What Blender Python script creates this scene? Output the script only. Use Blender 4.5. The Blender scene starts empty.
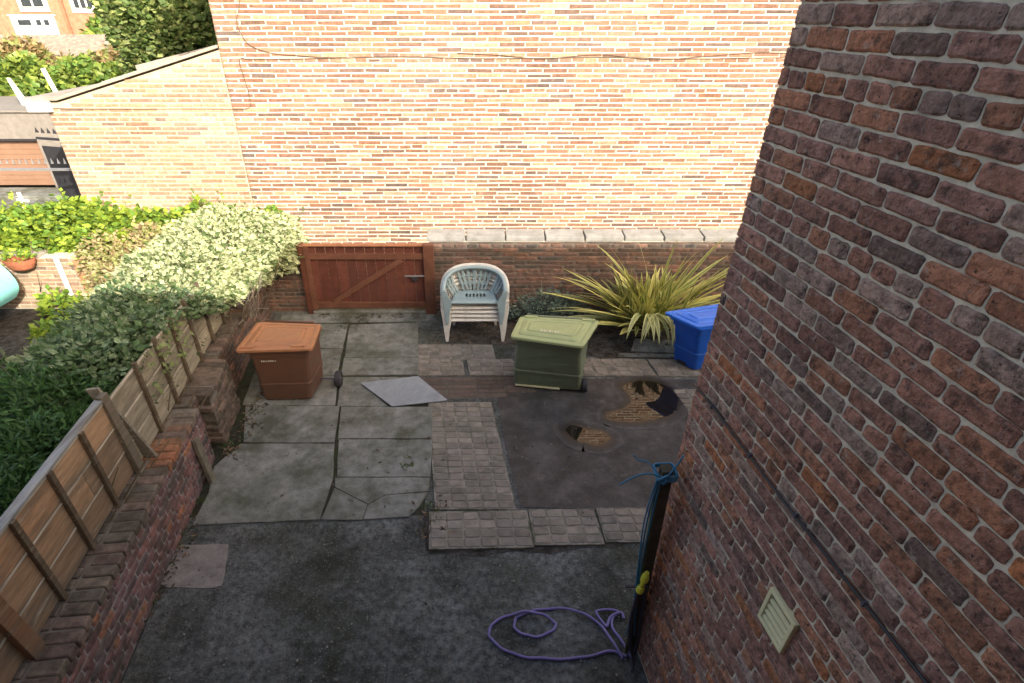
import bpy, math, random
from mathutils import Vector, Matrix, noise
R = random.Random(7)
rad = math.radians
scene = bpy.context.scene
COL = scene.collection

# ------------------------------------------------------------------ mesh builder
class MB:
    def __init__(s):
        s.v = []; s.f = []; s.c = []; s.m = []
    def add(s, vs, fs, col=(1, 1, 1), mat=0):
        b = len(s.v)
        s.v += [tuple(p) for p in vs]
        if col and isinstance(col[0], (tuple, list)): s.c += list(col)
        else: s.c += [col] * len(vs)
        s.f += [tuple(i + b for i in q) for q in fs]
        s.m += [mat] * len(fs)
    def hexa(s, p, col=(1, 1, 1), mat=0):      # 8 corners: bottom ring ccw, top ring ccw
        s.add(p, [(3, 2, 1, 0), (4, 5, 6, 7), (0, 1, 5, 4), (1, 2, 6, 5), (2, 3, 7, 6), (3, 0, 4, 7)], col, mat)
    def box(s, lo, hi, col=(1, 1, 1), mat=0):
        x0, y0, z0 = lo; x1, y1, z1 = hi
        s.hexa([(x0, y0, z0), (x1, y0, z0), (x1, y1, z0), (x0, y1, z0), (x0, y0, z1), (x1, y0, z1), (x1, y1, z1), (x0, y1, z1)], col, mat)
    def bar(s, a, b, w, h, up=(0, 0, 1), col=(1, 1, 1), mat=0):
        a = Vector(a); b = Vector(b); d = (b - a).normalized(); u = Vector(up)
        sd = d.cross(u).normalized(); u = sd.cross(d).normalized()
        P = []
        for q in (a, b):
            P += [q - sd * w / 2 - u * h / 2, q + sd * w / 2 - u * h / 2, q + sd * w / 2 + u * h / 2, q - sd * w / 2 + u * h / 2]
        s.hexa(P, col, mat)
    def loft(s, rings, cap0=True, cap1=True, col=(1, 1, 1), mat=0):
        n = len(rings[0]); vs = [p for r in rings for p in r]; fs = []
        for i in range(len(rings) - 1):
            for j in range(n):
                k = (j + 1) % n
                fs.append((i * n + j, i * n + k, (i + 1) * n + k, (i + 1) * n + j))
        if cap0: fs.append(tuple(reversed(range(n))))
        if cap1: fs.append(tuple(range((len(rings) - 1) * n, len(rings) * n)))
        s.add(vs, fs, col, mat)
    def tube(s, pts, r, n=8, col=(1, 1, 1), mat=0):
        pts = [Vector(p) for p in pts]; rings = []; prev = None
        for i, p in enumerate(pts):
            d = (pts[min(i + 1, len(pts) - 1)] - pts[max(i - 1, 0)]).normalized()
            if prev is None:
                a = Vector((0, 0, 1)) if abs(d.z) < .9 else Vector((1, 0, 0))
                u = d.cross(a).normalized()
            else:
                u = (prev - d * prev.dot(d)).normalized()
            prev = u; w = d.cross(u)
            rr = r[i] if isinstance(r, (list, tuple)) else r
            rings.append([p + (u * math.cos(t) + w * math.sin(t)) * rr for t in [2 * math.pi * k / n for k in range(n)]])
        s.loft(rings, True, True, col, mat)
    def prism(s, poly, z0, z1, col=(1, 1, 1), mat=0):
        s.loft([[(x, y, z0) for x, y in poly], [(x, y, z1) for x, y in poly]], True, True, col, mat)
    def sheet(s, poly, z, col=(1, 1, 1), mat=0):
        s.add([(x, y, z) for x, y in poly], [tuple(range(len(poly)))], col, mat)
    def build(s, name, mats, parent=None, smooth=False, bevel=0, off=None, seg=2):
        o0 = off if off is not None else (OFF.get(parent.name, (0, 0, 0)) if parent else (0, 0, 0))
        me = bpy.data.meshes.new(name)
        me.from_pydata([(x - o0[0], y - o0[1], z - o0[2]) for x, y, z in s.v], [], s.f)
        if not isinstance(mats, (list, tuple)): mats = [mats]
        for m in mats: me.materials.append(m)
        if len(mats) > 1: me.polygons.foreach_set('material_index', s.m)
        ca = me.color_attributes.new('Col', 'FLOAT_COLOR', 'POINT')
        ca.data.foreach_set('color', [q for c in s.c for q in (c[0], c[1], c[2], 1)])
        if smooth: me.polygons.foreach_set('use_smooth', [True] * len(me.polygons))
        me.update()
        o = bpy.data.objects.new(name, me); COL.objects.link(o)
        if parent: o.parent = parent
        OFF[o.name] = tuple(o0)
        if off is not None and not parent: o.location = off
        if bevel:
            b = o.modifiers.new('bevel', 'BEVEL'); b.width = bevel; b.segments = seg; b.limit_method = 'ANGLE'; b.angle_limit = rad(40)
        return o
OFF = {}
def tag(o, label=None, cat=None, group=None, kind=None):
    if label: o['label'] = label
    if cat: o['category'] = cat
    if group: o['group'] = group
    if kind: o['kind'] = kind
    return o
def thing(name, label, cat, loc, group=None):
    o = bpy.data.objects.new(name, None); COL.objects.link(o); o.location = loc; o.empty_display_size = .1
    OFF[o.name] = tuple(loc)
    return tag(o, label, cat, group)
def struct(o): return tag(o, kind='structure')
def cat_pts(P, n=6, closed=False):
    out = []; P = [Vector(p) for p in P]; N = len(P)
    rng = range(N) if closed else range(N - 1)
    for i in rng:
        g = (lambda k: P[k % N]) if closed else (lambda k: P[max(0, min(N - 1, k))])
        a, b, c, d = g(i - 1), g(i), g(i + 1), g(i + 2)
        for k in range(n):
            t = k / n
            out.append(.5 * ((2 * b) + (c - a) * t + (2 * a - 5 * b + 4 * c - d) * t * t + (3 * b - a - 3 * c + d) * t ** 3))
    if not closed: out.append(P[-1])
    return out
def blob(P, n=5, j=.012):
    Q = cat_pts([(x, y, 0) for x, y in P], n, True)
    return [(q.x + R.uniform(-j, j), q.y + R.uniform(-j, j)) for q in Q]
def rquad(C, r, z, n=4):
    out = []; N = len(C)
    for i in range(N):
        a, b, c = Vector(C[i - 1]), Vector(C[i]), Vector(C[(i + 1) % N])
        p = b + (a - b).normalized() * r; q = b + (c - b).normalized() * r
        for k in range(n + 1):
            t = k / n; w = p * (1 - t) ** 2 + b * 2 * t * (1 - t) + q * t * t
            out.append((w.x, w.y, z))
    return out
def lerpq(A, B, t): return [tuple(Vector(a).lerp(Vector(b), t)) for a, b in zip(A, B)]
def insetq(C, d):
    ar = sum(C[i - 1][0] * C[i][1] - C[i][0] * C[i - 1][1] for i in range(len(C))); sg = 1 if ar > 0 else -1; out = []
    for i in range(len(C)):
        a, b, c = Vector(C[i - 1]), Vector(C[i]), Vector(C[(i + 1) % len(C)])
        e, f = (b - a).normalized(), (c - b).normalized(); n1, n2 = Vector((-e.y, e.x)) * sg, Vector((-f.y, f.x)) * sg
        m = (n1 + n2).normalized(); out.append(tuple(b + m * d / max(.3, m.dot(n1))))
    return out

# ------------------------------------------------------------------ materials
def nodes(name):
    m = bpy.data.materials.new(name); m.use_nodes = True
    nt = m.node_tree; b = nt.nodes['Principled BSDF']
    return m, nt, b
def N(nt, t, **k):
    n = nt.nodes.new(t)
    for a, v in k.items(): setattr(n, a, v)
    return n
def ramp(nt, fac, stops):
    r = N(nt, 'ShaderNodeValToRGB'); e = r.color_ramp.elements
    while len(e) < len(stops): e.new(.5)
    for q, (p, c) in zip(e, stops):
        q.position = p; q.color = (c, c, c, 1) if isinstance(c, (int, float)) else (*c, 1)
    nt.links.new(fac, r.inputs[0]); return r.outputs[0]
def noi(nt, vec, scale, detail=5, rough=.6):
    n = N(nt, 'ShaderNodeTexNoise'); n.inputs['Scale'].default_value = scale; n.inputs['Detail'].default_value = detail
    n.inputs['Roughness'].default_value = rough; nt.links.new(vec, n.inputs['Vector']); return n.outputs['Fac']
def mix(nt, a, b, fac, mode='MIX'):
    n = N(nt, 'ShaderNodeMix', data_type='RGBA', blend_type=mode)
    for i, v in ((6, a), (7, b)):
        if isinstance(v, tuple): n.inputs[i].default_value = (*v, 1)
        else: nt.links.new(v, n.inputs[i])
    if isinstance(fac, (int, float)): n.inputs[0].default_value = fac
    else: nt.links.new(fac, n.inputs[0])
    return n.outputs[2]
def surf(name, base=None, rough=.85, var=.35, vs=6, dirt=None, ds=3, dlo=.5, dhi=.65, damt=.8, bump=.3, bs=40, bd=.01, spec=.3, dirt2=None, d2s=9, d2lo=.55, d2hi=.68, d2amt=.7, speck=None, sps=90, splo=.62, sphi=.7, stretch=None):
    """base colour (or per-vertex 'Col' when base is None) x noise, up to two dirt layers, specks, bump"""
    m, nt, b = nodes(name); tc = N(nt, 'ShaderNodeTexCoord').outputs['Object']
    if stretch:
        mp = N(nt, 'ShaderNodeMapping'); mp.inputs['Scale'].default_value = stretch; nt.links.new(tc, mp.inputs[0]); tc = mp.outputs[0]
    if base is None:
        a = N(nt, 'ShaderNodeAttribute', attribute_name='Col').outputs['Color']
    else:
        a = N(nt, 'ShaderNodeRGB'); a.outputs[0].default_value = (*base, 1); a = a.outputs[0]
    f = ramp(nt, noi(nt, tc, vs, 6, .65), [(.28, 1 - var), (.72, 1 + var * .7)])
    c = mix(nt, a, f, 1, 'MULTIPLY')
    if dirt:
        k = ramp(nt, noi(nt, tc, ds, 8, .7), [(dlo, 0.), (dhi, damt)]); c = mix(nt, c, dirt, k)
    if dirt2:
        k = ramp(nt, noi(nt, tc, d2s, 8, .7), [(d2lo, 0.), (d2hi, d2amt)]); c = mix(nt, c, dirt2, k)
    if speck:
        k = ramp(nt, noi(nt, tc, sps, 3, .6), [(splo, 0.), (sphi, .85)]); c = mix(nt, c, speck, k)
    nt.links.new(c, b.inputs['Base Color'])
    b.inputs['Roughness'].default_value = rough; b.inputs['Specular IOR Level'].default_value = spec
    if bump:
        bn = N(nt, 'ShaderNodeBump'); bn.inputs['Strength'].default_value = bump; bn.inputs['Distance'].default_value = bd
        nt.links.new(noi(nt, tc, bs, 6, .7), bn.inputs['Height']); nt.links.new(bn.outputs[0], b.inputs['Normal'])
    return m
def leafmat(name, trans=.3, rough=.5, spec=.3):
    m, nt, b = nodes(name); a = N(nt, 'ShaderNodeAttribute', attribute_name='Col').outputs['Color']
    nt.links.new(a, b.inputs['Base Color']); b.inputs['Roughness'].default_value = rough; b.inputs['Specular IOR Level'].default_value = spec
    t = N(nt, 'ShaderNodeBsdfTranslucent'); nt.links.new(a, t.inputs[0])
    x = N(nt, 'ShaderNodeMixShader'); x.inputs[0].default_value = trans
    nt.links.new(b.outputs[0], x.inputs[1]); nt.links.new(t.outputs[0], x.inputs[2])
    nt.links.new(x.outputs[0], nt.nodes['Material Output'].inputs[0]); return m

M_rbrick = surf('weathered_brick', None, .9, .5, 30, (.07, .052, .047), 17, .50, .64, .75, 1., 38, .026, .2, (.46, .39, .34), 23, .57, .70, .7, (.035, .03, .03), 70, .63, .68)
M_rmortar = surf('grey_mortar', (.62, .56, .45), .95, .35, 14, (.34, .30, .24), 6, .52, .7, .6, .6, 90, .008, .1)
M_gbrick = surf('sunny_brick', None, .9, .4, 14, (.38, .30, .21), 5, .56, .72, .6, .4, 60, .006, .2, (.3, .22, .17), 20, .64, .75, .45)
M_gmortar = surf('pale_mortar', (.58, .53, .44), .95, .2, 8, (.42, .36, .27), 5, .58, .75, .4, .4, 60, .006, .1)
M_dbrick = surf('mossy_brick', None, .92, .5, 12, (.06, .055, .043), 5, .48, .66, .8, .8, 40, .012, .2, (.16, .17, .13), 9, .6, .75, .6)
M_dmortar = surf('dirty_mortar', (.2, .18, .155), .95, .4, 8, (.06, .055, .045), 4, .48, .66, .8, .6, 60, .008, .1)
M_lmortar = surf('chalky_mortar', (.3, .285, .28), .95, .4, 12, (.12, .11, .1), 5, .5, .68, .8, .6, 60, .008, .1)
M_tarmac = surf('old_tarmac', (.19, .203, .20), .92, .8, 18, (.03, .033, .027), 1.1, .42, .62, .9, 1., 50, .035, .2, (.055, .062, .036), .9, .48, .66, .7, (.24, .235, .215), 48, .57, .70)
M_tarmac2 = surf('smooth_tarmac', (.078, .072, .068), .66, .6, 3, (.036, .033, .031), 2.2, .44, .6, .85, .6, 55, .014, .35, (.19, .18, .165), 3.2, .60, .74, .55, (.22, .21, .19), 90, .66, .73)
M_conc = surf('old_concrete', (.215, .222, .205), .92, .4, 7, (.075, .08, .055), 1.6, .42, .62, .85, .5, 60, .008, .15, (.28, .28, .25), 4, .54, .72, .55, (.05, .055, .04), 40, .62, .72)
M_cobble = surf('cobble_paving', None, .92, .35, 8, (.10, .105, .08), 3, .5, .68, .6, .6, 70, .008, .15)
M_joint = surf('joint_grit', (.25, .235, .20), .95, .5, 10, (.05, .06, .03), 4, .48, .62, .7, .8, 80, .01, .1)
M_ground = surf('ground_grit', (.13, .12, .105), .95, .4, 2, (.06, .06, .045), 1, .48, .64, .7, .6, 30, .02, .1)
M_soil = surf('gravel_soil', (.12, .11, .10), .95, .6, 12, (.03, .028, .022), 5, .45, .6, .8, 1.2, 45, .04, .1, (.2, .19, .175), 30, .6, .68, .7)
M_water = surf('puddle_water', (.078, .072, .068), .62, .6, 3, (.036, .033, .031), 2.2, .44, .6, .85, .6, 55, .014, .35)
def wet(m):
    nt = m.node_tree; b = nt.nodes['Principled BSDF']; tc = N(nt, 'ShaderNodeTexCoord').outputs['Object']
    at = N(nt, 'ShaderNodeAttribute', attribute_name='Col').outputs['Color']
    ad = N(nt, 'ShaderNodeMath', operation='MULTIPLY_ADD'); nt.links.new(noi(nt, tc, 9, 5, .6), ad.inputs[0]); ad.inputs[1].default_value = .55; nt.links.new(at, ad.inputs[2])
    nt.links.new(ramp(nt, ad.outputs[0], [(.45, .66), (.80, .34), (.92, .10), (1.0, .02)]), b.inputs['Roughness'])
    old = b.inputs['Base Color'].links[0].from_socket
    nt.links.new(mix(nt, old, (.014, .011, .008), ramp(nt, ad.outputs[0], [(.34, 0.), (.55, .7), (.9, 1.)])), b.inputs['Base Color']); b.inputs['IOR'].default_value = 1.7
    bn = [n for n in nt.nodes if n.type == 'BUMP'][0]; nt.links.new(ramp(nt, ad.outputs[0], [(.45, .6), (.85, .0)]), bn.inputs['Strength'])
wet(M_water)
M_plate = surf('galvanised_plate', (.27, .305, .33), .6, .2, 5, (.17, .185, .20), 3, .5, .7, .5, .1, 60, .004, .5)
M_gate = surf('red_cedar', None, .62, .3, 7, (.07, .022, .012), 3, .5, .7, .5, .3, 60, .004, .35)
M_board = surf('fence_board', None, .88, .4, 9, (.12, .105, .08), 3.2, .47, .64, .75, .5, 50, .006, .2, (.42, .38, .29), 7, .57, .72, .6, stretch=(3, .25, 3))
M_dark_wood = surf('dark_timber', (.085, .075, .055), .85, .4, 10, (.03, .035, .022), 4, .5, .65, .7, .5, 60, .006, .2)
M_grey_wood = surf('grey_timber', (.17, .155, .12), .9, .4, 12, (.09, .085, .065), 4, .5, .7, .6, .5, 70, .006, .2)
M_greybin = {}
def plastic(name, c, rough=.42, spec=.45, var=.12, dirt=(.1, .09, .08), damt=.32):
    return surf(name, c, rough, var, 7, dirt, 5, .47, .72, damt, .08, 120, .003, spec)
M_brown = plastic('brown_plastic', (.14, .068, .042)); M_brownlid = plastic('brown_lid_plastic', (.34, .155, .07), .5)
M_green = plastic('green_plastic', (.145, .185, .115)); M_greenlid = plastic('green_lid_plastic', (.33, .39, .19), .5, damt=.1)
M_blue = plastic('blue_plastic', (.008, .095, .50), damt=.08); M_bluelid = plastic('blue_lid_plastic', (.02, .15, .66), .4, damt=.05)
M_tyre = plastic('black_rubber', (.025, .025, .032), .6); M_rim = plastic('dark_hub', (.09, .09, .12), .5)
M_mark = plastic('pale_print', (.62, .58, .48), .6, damt=.0)
M_white = plastic('white_plastic', (.60, .60, .57), .45, damt=.3); M_bluegrey = plastic('blue_grey_plastic', (.25, .345, .375), .4, damt=.12)
M_cream = plastic('cream_plastic', (.66, .63, .38), .5, damt=.15)
M_cable = plastic('black_cable', (.02, .02, .022), .5); M_wire = plastic('brown_wire', (.12, .075, .05), .7)
M_hose = plastic('purple_hose', (.16, .135, .34), .4, damt=.4); M_hose2 = plastic('dark_hose', (.03, .03, .045), .45)
M_rope = plastic('blue_rope', (.03, .17, .30), .8); M_yellow = plastic('yellow_plastic', (.62, .60, .06), .45, damt=.05)
M_steel = surf('dull_steel', (.42, .42, .43), .4, .2, 20, bump=.05, spec=.5); M_steel.node_tree.nodes['Principled BSDF'].inputs['Metallic'].default_value = .6
M_cope = surf('stone_coping', (.28, .28, .265), .92, .3, 6, (.17, .17, .15), 4, .5, .7, .6, .5, 60, .006, .15)
M_leaf = leafmat('leaf', .3); M_gloss_leaf = leafmat('strap_leaf', .15, .42, .4)
M_twig = surf('twig', None, .9, .3, 20, bump=0)
M_felt = surf('roof_felt', (.11, .11, .105), .9, .3, 3, bump=.3); M_tile = surf('roof_tile', (.20, .13, .10), .85, .3, 5, (.1, .09, .08), 2, .5, .7, .6, .4, 20, .02)
M_stone = surf('pale_stone', (.33, .30, .26), .92, .3, 5, (.3, .26, .2), 3, .5, .7, .6, .4, 40, .01)
M_render = surf('grey_render', (.21, .195, .175), .95, .2, 6, bump=.4, bs=60); M_door = surf('brown_door', (.24, .145, .095), .6, .12, 3, bump=0)
M_wpaint = surf('white_paint', (.78, .78, .76), .6, .05, 3, bump=0); M_glass = plastic('dark_glass', (.03, .04, .05), .08)
M_farbrick = surf('far_red_brick', (.34, .16, .10), .9, .25, 1.5, (.42, .27, .2), 3, .5, .7, .5, 0)
M_iron = surf('dark_iron', (.035, .035, .04), .5, .2, 8, bump=0)
M_terr = surf('terracotta', (.36, .13, .07), .85, .25, 12, bump=.2); M_turq = plastic('turquoise_plastic', (.25, .62, .62), .45, damt=.03)
M_iplaster = surf('house_brick', (.2, .1, .075), .9, .3, 6, bump=.2)

# ------------------------------------------------------------------ brickwork
def pick(cols):
    t = R.random() * sum(w for w, _ in cols)
    for w, c in cols:
        t -= w
        if t <= 0: break
    k = R.uniform(.8, 1.2); return tuple(q * k for q in c)
def brickwork(mb, O, U, Nn, L, H, bl, ch, joint, cols, header, res=None, prot=.006, back=.05, jit=.003, skip=None, row0=0, s0=0., mat=0):
    O, U, Nn = Vector(O), Vector(U).normalized(), Vector(Nn).normalized(); Zv = Vector((0, 0, 1))
    rows = int(math.ceil(H / ch))
    for r in range(row0, rows):
        z0 = r * ch + joint / 2; z1 = min((r + 1) * ch - joint / 2, H)
        if z1 - z0 < .015: continue
        hd = header(r); unit = bl / 2 if hd else bl
        s = -(unit / 2 if (r % 2) else 0) - s0
        if hd: s = -bl / 4 * (1 if r % 2 else 0) - s0
        dz = R.uniform(-.1, .1) * joint
        while s < L:
            w = unit * R.uniform(.93, 1.07) if res else unit * R.uniform(.97, 1.03)
            a = max(s, 0) + (joint * .5 if s > 0 else 0); b = min(s + w, L) - (joint * .5 if s + w < L else 0); s += w
            if b - a < .03: continue
            if skip and skip((a + b) / 2, (z0 + z1) / 2): continue
            c = pick(cols); p = prot * R.uniform(.5, 1.5)
            W0 = O + U * ((a + b) / 2) + Zv * z0; f1 = 1 + .30 * noise.noise(W0 * .9); f2 = .12 * noise.noise(W0 * 1.7 + Vector((7, 3, 1)))
            c = (c[0] * f1 * (1 + f2), c[1] * f1, c[2] * f1 * (1 - f2))
            za, zb = z0 + R.uniform(-jit, jit) + dz, z1 + R.uniform(-jit, jit) + dz
            if res:
                nx = max(4, int((b - a) / bl * res)); nz = 5; sd = R.uniform(0, 99); vs = []; fs = []
                rr = R.uniform(.004, .010)
                sk = R.uniform(-.003, .003)
                for i in range(nx + 1):
                    for k in range(nz + 1):
                        # concentrate samples near the arrises
                        fu = i / nx; fu = fu + .10 * math.sin(2 * math.pi * fu) * -1 / 1.6 if True else fu
                        fv = k / nz; fv = fv - .07 * math.sin(2 * math.pi * fv)
                        x = a + (b - a) * fu; z = za + (zb - za) * fv + sk * (fu - .5) * 2
                        e = min(min(x - a, b - x), min(z - za, zb - z)) if 0 else None
                        ex = min(fu, 1 - fu) * (b - a); ez = min(fv, 1 - fv) * (zb - za)
                        qx = max(0, 1 - ex / rr); qz = max(0, 1 - ez / rr); q = min(1, math.hypot(qx, qz))
                        # rounded corners in the plane of the wall
                        cx = (1 if fu > .5 else -1) * -.0045 * qx * qz; cz = (1 if fv > .5 else -1) * -.0045 * qx * qz
                        n1 = noise.noise((x * 28 + sd, z * 28, sd)); n2 = noise.noise((x * 75, z * 75 + sd, 3.1)); n3 = noise.noise((x * 40, sd, z * 40))
                        d = p * 1.0 + .004 - (1 - math.sqrt(max(0, 1 - q * q))) * (p + .0045) + n1 * .0032 + n2 * .0026
                        vs.append(O + U * (x + cx + n3 * .005) + Zv * (z + cz + n1 * .0045) + Nn * d)
                W = nz + 1
                for i in range(nx):
                    for k in range(nz): fs.append((i * W + k, (i + 1) * W + k, (i + 1) * W + k + 1, i * W + k + 1))
                ring = [i * W for i in range(nx + 1)] + [nx * W + k for k in range(1, W)] + [i * W + nz for i in range(nx - 1, -1, -1)] + [k for k in range(nz - 1, 0, -1)]
                base = len(vs)
                for q in ring: vs.append(vs[q] - Nn * back)
                m = len(ring)
                for q in range(m): fs.append((ring[q], base + q, base + (q + 1) % m, ring[(q + 1) % m]))
                mb.add(vs, fs, c, mat)
            else:
                J = lambda: R.uniform(-jit, jit)
                o = [(a + J(), za + J()), (b + J(), za + J()), (b + J(), zb + J()), (a + J(), zb + J())]
                ins = min(.006, (zb - za) * .15)
                cx, cz = (a + b) / 2, (za + zb) / 2
                vs = [O + U * x + Zv * z - Nn * back for x, z in o] + [O + U * x + Zv * z + Nn * p * .3 for x, z in o] + \
                     [O + U * (x + (ins if x < cx else -ins)) + Zv * (z + (ins if z < cz else -ins)) + Nn * p for x, z in o]
                fs = [(8, 9, 10, 11)]
                for i in range(4):
                    k = (i + 1) % 4; fs += [(i, k, 4 + k, 4 + i), (4 + i, 4 + k, 8 + k, 8 + i)]
                mb.add(vs, fs, c, mat)

YD = Vector((-.111, 1, 0)).normalized()          # the run of the yard
YN = Vector((1, .111, 0)).normalized()
def yx(x0, y): return x0 - .111 * y
CORN = Vector((1.34, 2.62, 0)); EX = Vector((1, 0, 0))

# ------------------------------------------------------------------ the near house (wing on the right, main range behind the window)
house = thing('brick_house', 'dark weathered brick house wing rising close on the right of the yard', 'house', (1.34, 2.62, 0))
mb = MB()
RB = [(5, (.42, .215, .16)), (4, (.35, .19, .15)), (3, (.45, .215, .135)), (1.0, (.28, .19, .16)), (1.0, (.52, .215, .105)), (1.8, (.44, .31, .255))]
CH = .0778
hdr = lambda r: r % 7 == 6
# rows are counted so that a header course lies at 4.33 m
zoff = 4.355 - CH * 55.5 + 0.0
VENT = (1.04, 1.235, 1.985, 2.225)
def vskip(s, z): return VENT[0] - .05 < s < VENT[1] + .05 and VENT[2] - .02 < z < VENT[3] + .01
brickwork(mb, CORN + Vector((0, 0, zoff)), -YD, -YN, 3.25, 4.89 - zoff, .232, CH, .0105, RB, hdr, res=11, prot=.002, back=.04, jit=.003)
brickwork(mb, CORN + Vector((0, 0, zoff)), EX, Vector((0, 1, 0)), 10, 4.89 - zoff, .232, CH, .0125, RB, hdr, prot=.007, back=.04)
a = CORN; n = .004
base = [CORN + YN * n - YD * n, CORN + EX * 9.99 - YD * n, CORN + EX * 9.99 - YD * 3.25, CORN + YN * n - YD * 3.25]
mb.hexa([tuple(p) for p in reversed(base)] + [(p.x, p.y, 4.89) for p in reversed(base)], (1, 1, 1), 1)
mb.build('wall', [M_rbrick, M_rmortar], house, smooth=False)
mb = MB(); q = [CORN - YN * .03 + YD * .03, CORN - YN * .03 - YD * 3.3, CORN + EX * 10.03 - YD * 3.3, CORN + EX * 10.03 + YD * .03]
mb.prism([(p.x, p.y) for p in q], 4.89, 4.93); mb.build('roof', M_felt, house)
# main range behind the camera: wall with the open window, roof
mb = MB()
for lo, hi in [((-14, -.9, 0), (-.8, -.6, 5.5)), ((.8, -.9, 0), (9, -.6, 5.5)), ((-.8, -.9, 0), (.8, -.6, 3.4)), ((-.8, -.9, 5.2), (.8, -.6, 5.5)), ((-14, -8, 0), (9, -7.7, 5.5)), ((-14, -7.7, 0), (-13.7, -.9, 5.5)), ((8.7, -7.7, 0), (9, -.9, 5.5))]:
    mb.box(lo, hi)
mb.build('rear_wall', M_iplaster, house)
mb = MB(); mb.add([(-14.2, -.35, 5.62), (9.2, -.35, 5.62), (9.2, -4.2, 8.0), (-14.2, -4.2, 8.0), (-14.2, -8.2, 5.62), (9.2, -8.2, 5.62), (-14.2, -.35, 5.5), (9.2, -.35, 5.5), (9.2, -8.2, 5.5), (-14.2, -8.2, 5.5)],
    [(0, 1, 2, 3), (3, 2, 5, 4), (6, 7, 1, 0), (8, 9, 4, 5), (7, 6, 9, 8), (6, 0, 3, 4, 9), (1, 7, 8, 5, 2)])
mb.build('main_roof', M_tile, house)
# cream vent
vo = CORN - YN * .0
def rw(s, z, d): return CORN - YD * s - YN * d + Vector((0, 0, z))
mb = MB(); s0, s1, z0, z1 = VENT
for (sa, sb, za, zb) in [(s0, s1, z0, z0 + .025), (s0, s1, z1 - .025, z1), (s0, s0 + .022, z0 + .025, z1 - .025), (s1 - .022, s1, z0 + .025, z1 - .025)]:
    mb.hexa([rw(sa, za, -.02), rw(sb, za, -.02), rw(sb, za, .028), rw(sa, za, .028), rw(sa, zb, -.02), rw(sb, zb, -.02), rw(sb, zb, .028), rw(sa, zb, .028)])
vent = mb.build('vent', M_cream, house, bevel=.004)
mb = MB()
for i in range(4):
    z = z0 + .034 + i * .043
    mb.hexa([rw(s0 + .022, z, .0105), rw(s1 - .022, z, .0105), rw(s1 - .022, z, .022), rw(s0 + .022, z, .022), rw(s0 + .022, z + .023, .0105), rw(s1 - .022, z + .023, .0105), rw(s1 - .022, z + .020, .018), rw(s0 + .022, z + .020, .018)])
mb.build('slats', M_cream, vent)
mb = MB(); mb.hexa([rw(s0 + .02, z0 + .02, .0), rw(s1 - .02, z0 + .02, .0), rw(s1 - .02, z0 + .02, .010), rw(s0 + .02, z0 + .02, .010), rw(s0 + .02, z1 - .02, .0), rw(s1 - .02, z1 - .02, .0), rw(s1 - .02, z1 - .02, .010), rw(s0 + .02, z1 - .02, .010)]); mb.build('backing', M_iron, vent)
# black cable clipped along the wing
mb = MB(); pts = []
for i in range(60):
    s = i * .055; pts.append(rw(s, 2.68 + .006 * math.sin(s * 5) + .004 * noise.noise((s * 3, 0, 0)), .02))
mb.tube(pts, .0068, 8); cable = mb.build('cable', M_cable, house, smooth=True)
for s in (.22, .62, 1.0, 1.42, 1.85, 2.3):
    mb = MB(); p = rw(s, 2.68, .02); mb.bar(p - Vector((0, 0, .012)), p + Vector((0, 0, .016)), .008, .02, up=tuple(YN)); mb.build('clip', M_cream if 0 else M_rim, cable)

# ------------------------------------------------------------------ gable house across the alley
GB = [(4, (.24, .135, .095)), (3, (.265, .16, .11)), (2, (.30, .205, .135)), (1.5, (.185, .12, .095)), (1.2, (.36, .28, .185)), (.8, (.15, .11, .095))]
GY = 9.84
gab = thing('gable_house', 'tall sunlit brick house end wall facing the yard across the alley', 'house', (0, GY, 0))
gch = .0752; goff = 4.368 - gch * 57.5
mb = MB()
brickwork(mb, (-4.15, GY, goff), (1, 0, 0), (0, -1, 0), 11.2, 6.6, .415, gch, .023, GB, lambda r: r % 6 == 3, prot=.004, back=.03, jit=.005)
brickwork(mb, (-4.15, GY + 8, goff), (0, -1, 0), (-1, 0, 0), 8, 6.6, .225, gch, .014, GB, lambda r: r % 6 == 3, prot=.007, back=.03, jit=.003)
mb.box((-4.147, GY + .003, 0), (7.05, GY + 8, 6.6 + goff), (1, 1, 1), 1)
mb.build('wall', [M_gbrick, M_gmortar], gab)
mb = MB(); mb.add([(-4.4, GY - .1, 6.6), (7.3, GY - .1, 6.6), (1.45, GY - .1, 9.2), (-4.4, GY + 8.2, 6.6), (7.3, GY + 8.2, 6.6), (1.45, GY + 8.2, 9.2)], [(0, 1, 2), (5, 4, 3), (0, 2, 5, 3), (2, 1, 4, 5), (1, 0, 3, 4)])
mb.build('roof', M_tile, gab)
for P_ in ([(-3.65, 5.2), (-3.66, 4.74), (-3.77, 4.47), (-3.74, 4.3), (-3.63, 4.13), (-3.3, 4.02), (-2.93, 3.99), (-2.3, 3.955), (-1.2, 3.97), (.0, 3.945), (1.04, 3.95), (2.2, 3.965), (3.4, 3.94), (5.09, 3.96), (7, 3.97)],
           [(-.3, 4.02), (.4, 3.99), (1.1, 3.94), (2.0, 4.0), (2.9, 3.93), (3.8, 3.98), (4.6, 4.03), (5.6, 4.0)],
           [(-2.3, 3.95), (-3.6, 3.93), (-3.8, 3.95), (-3.86, 3.88), (-3.84, 3.7), (-3.81, 3.4), (-3.82, 3.24), (-3.92, 3.185), (-4.12, 3.18)]):
    mb = MB(); mb.tube([(p.x, GY - .014, p.z) for p in cat_pts([(x, 0, z) for x, z in P_], 6)], .0055, 6); mb.build('cable', M_wire, gab, smooth=True)

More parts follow.
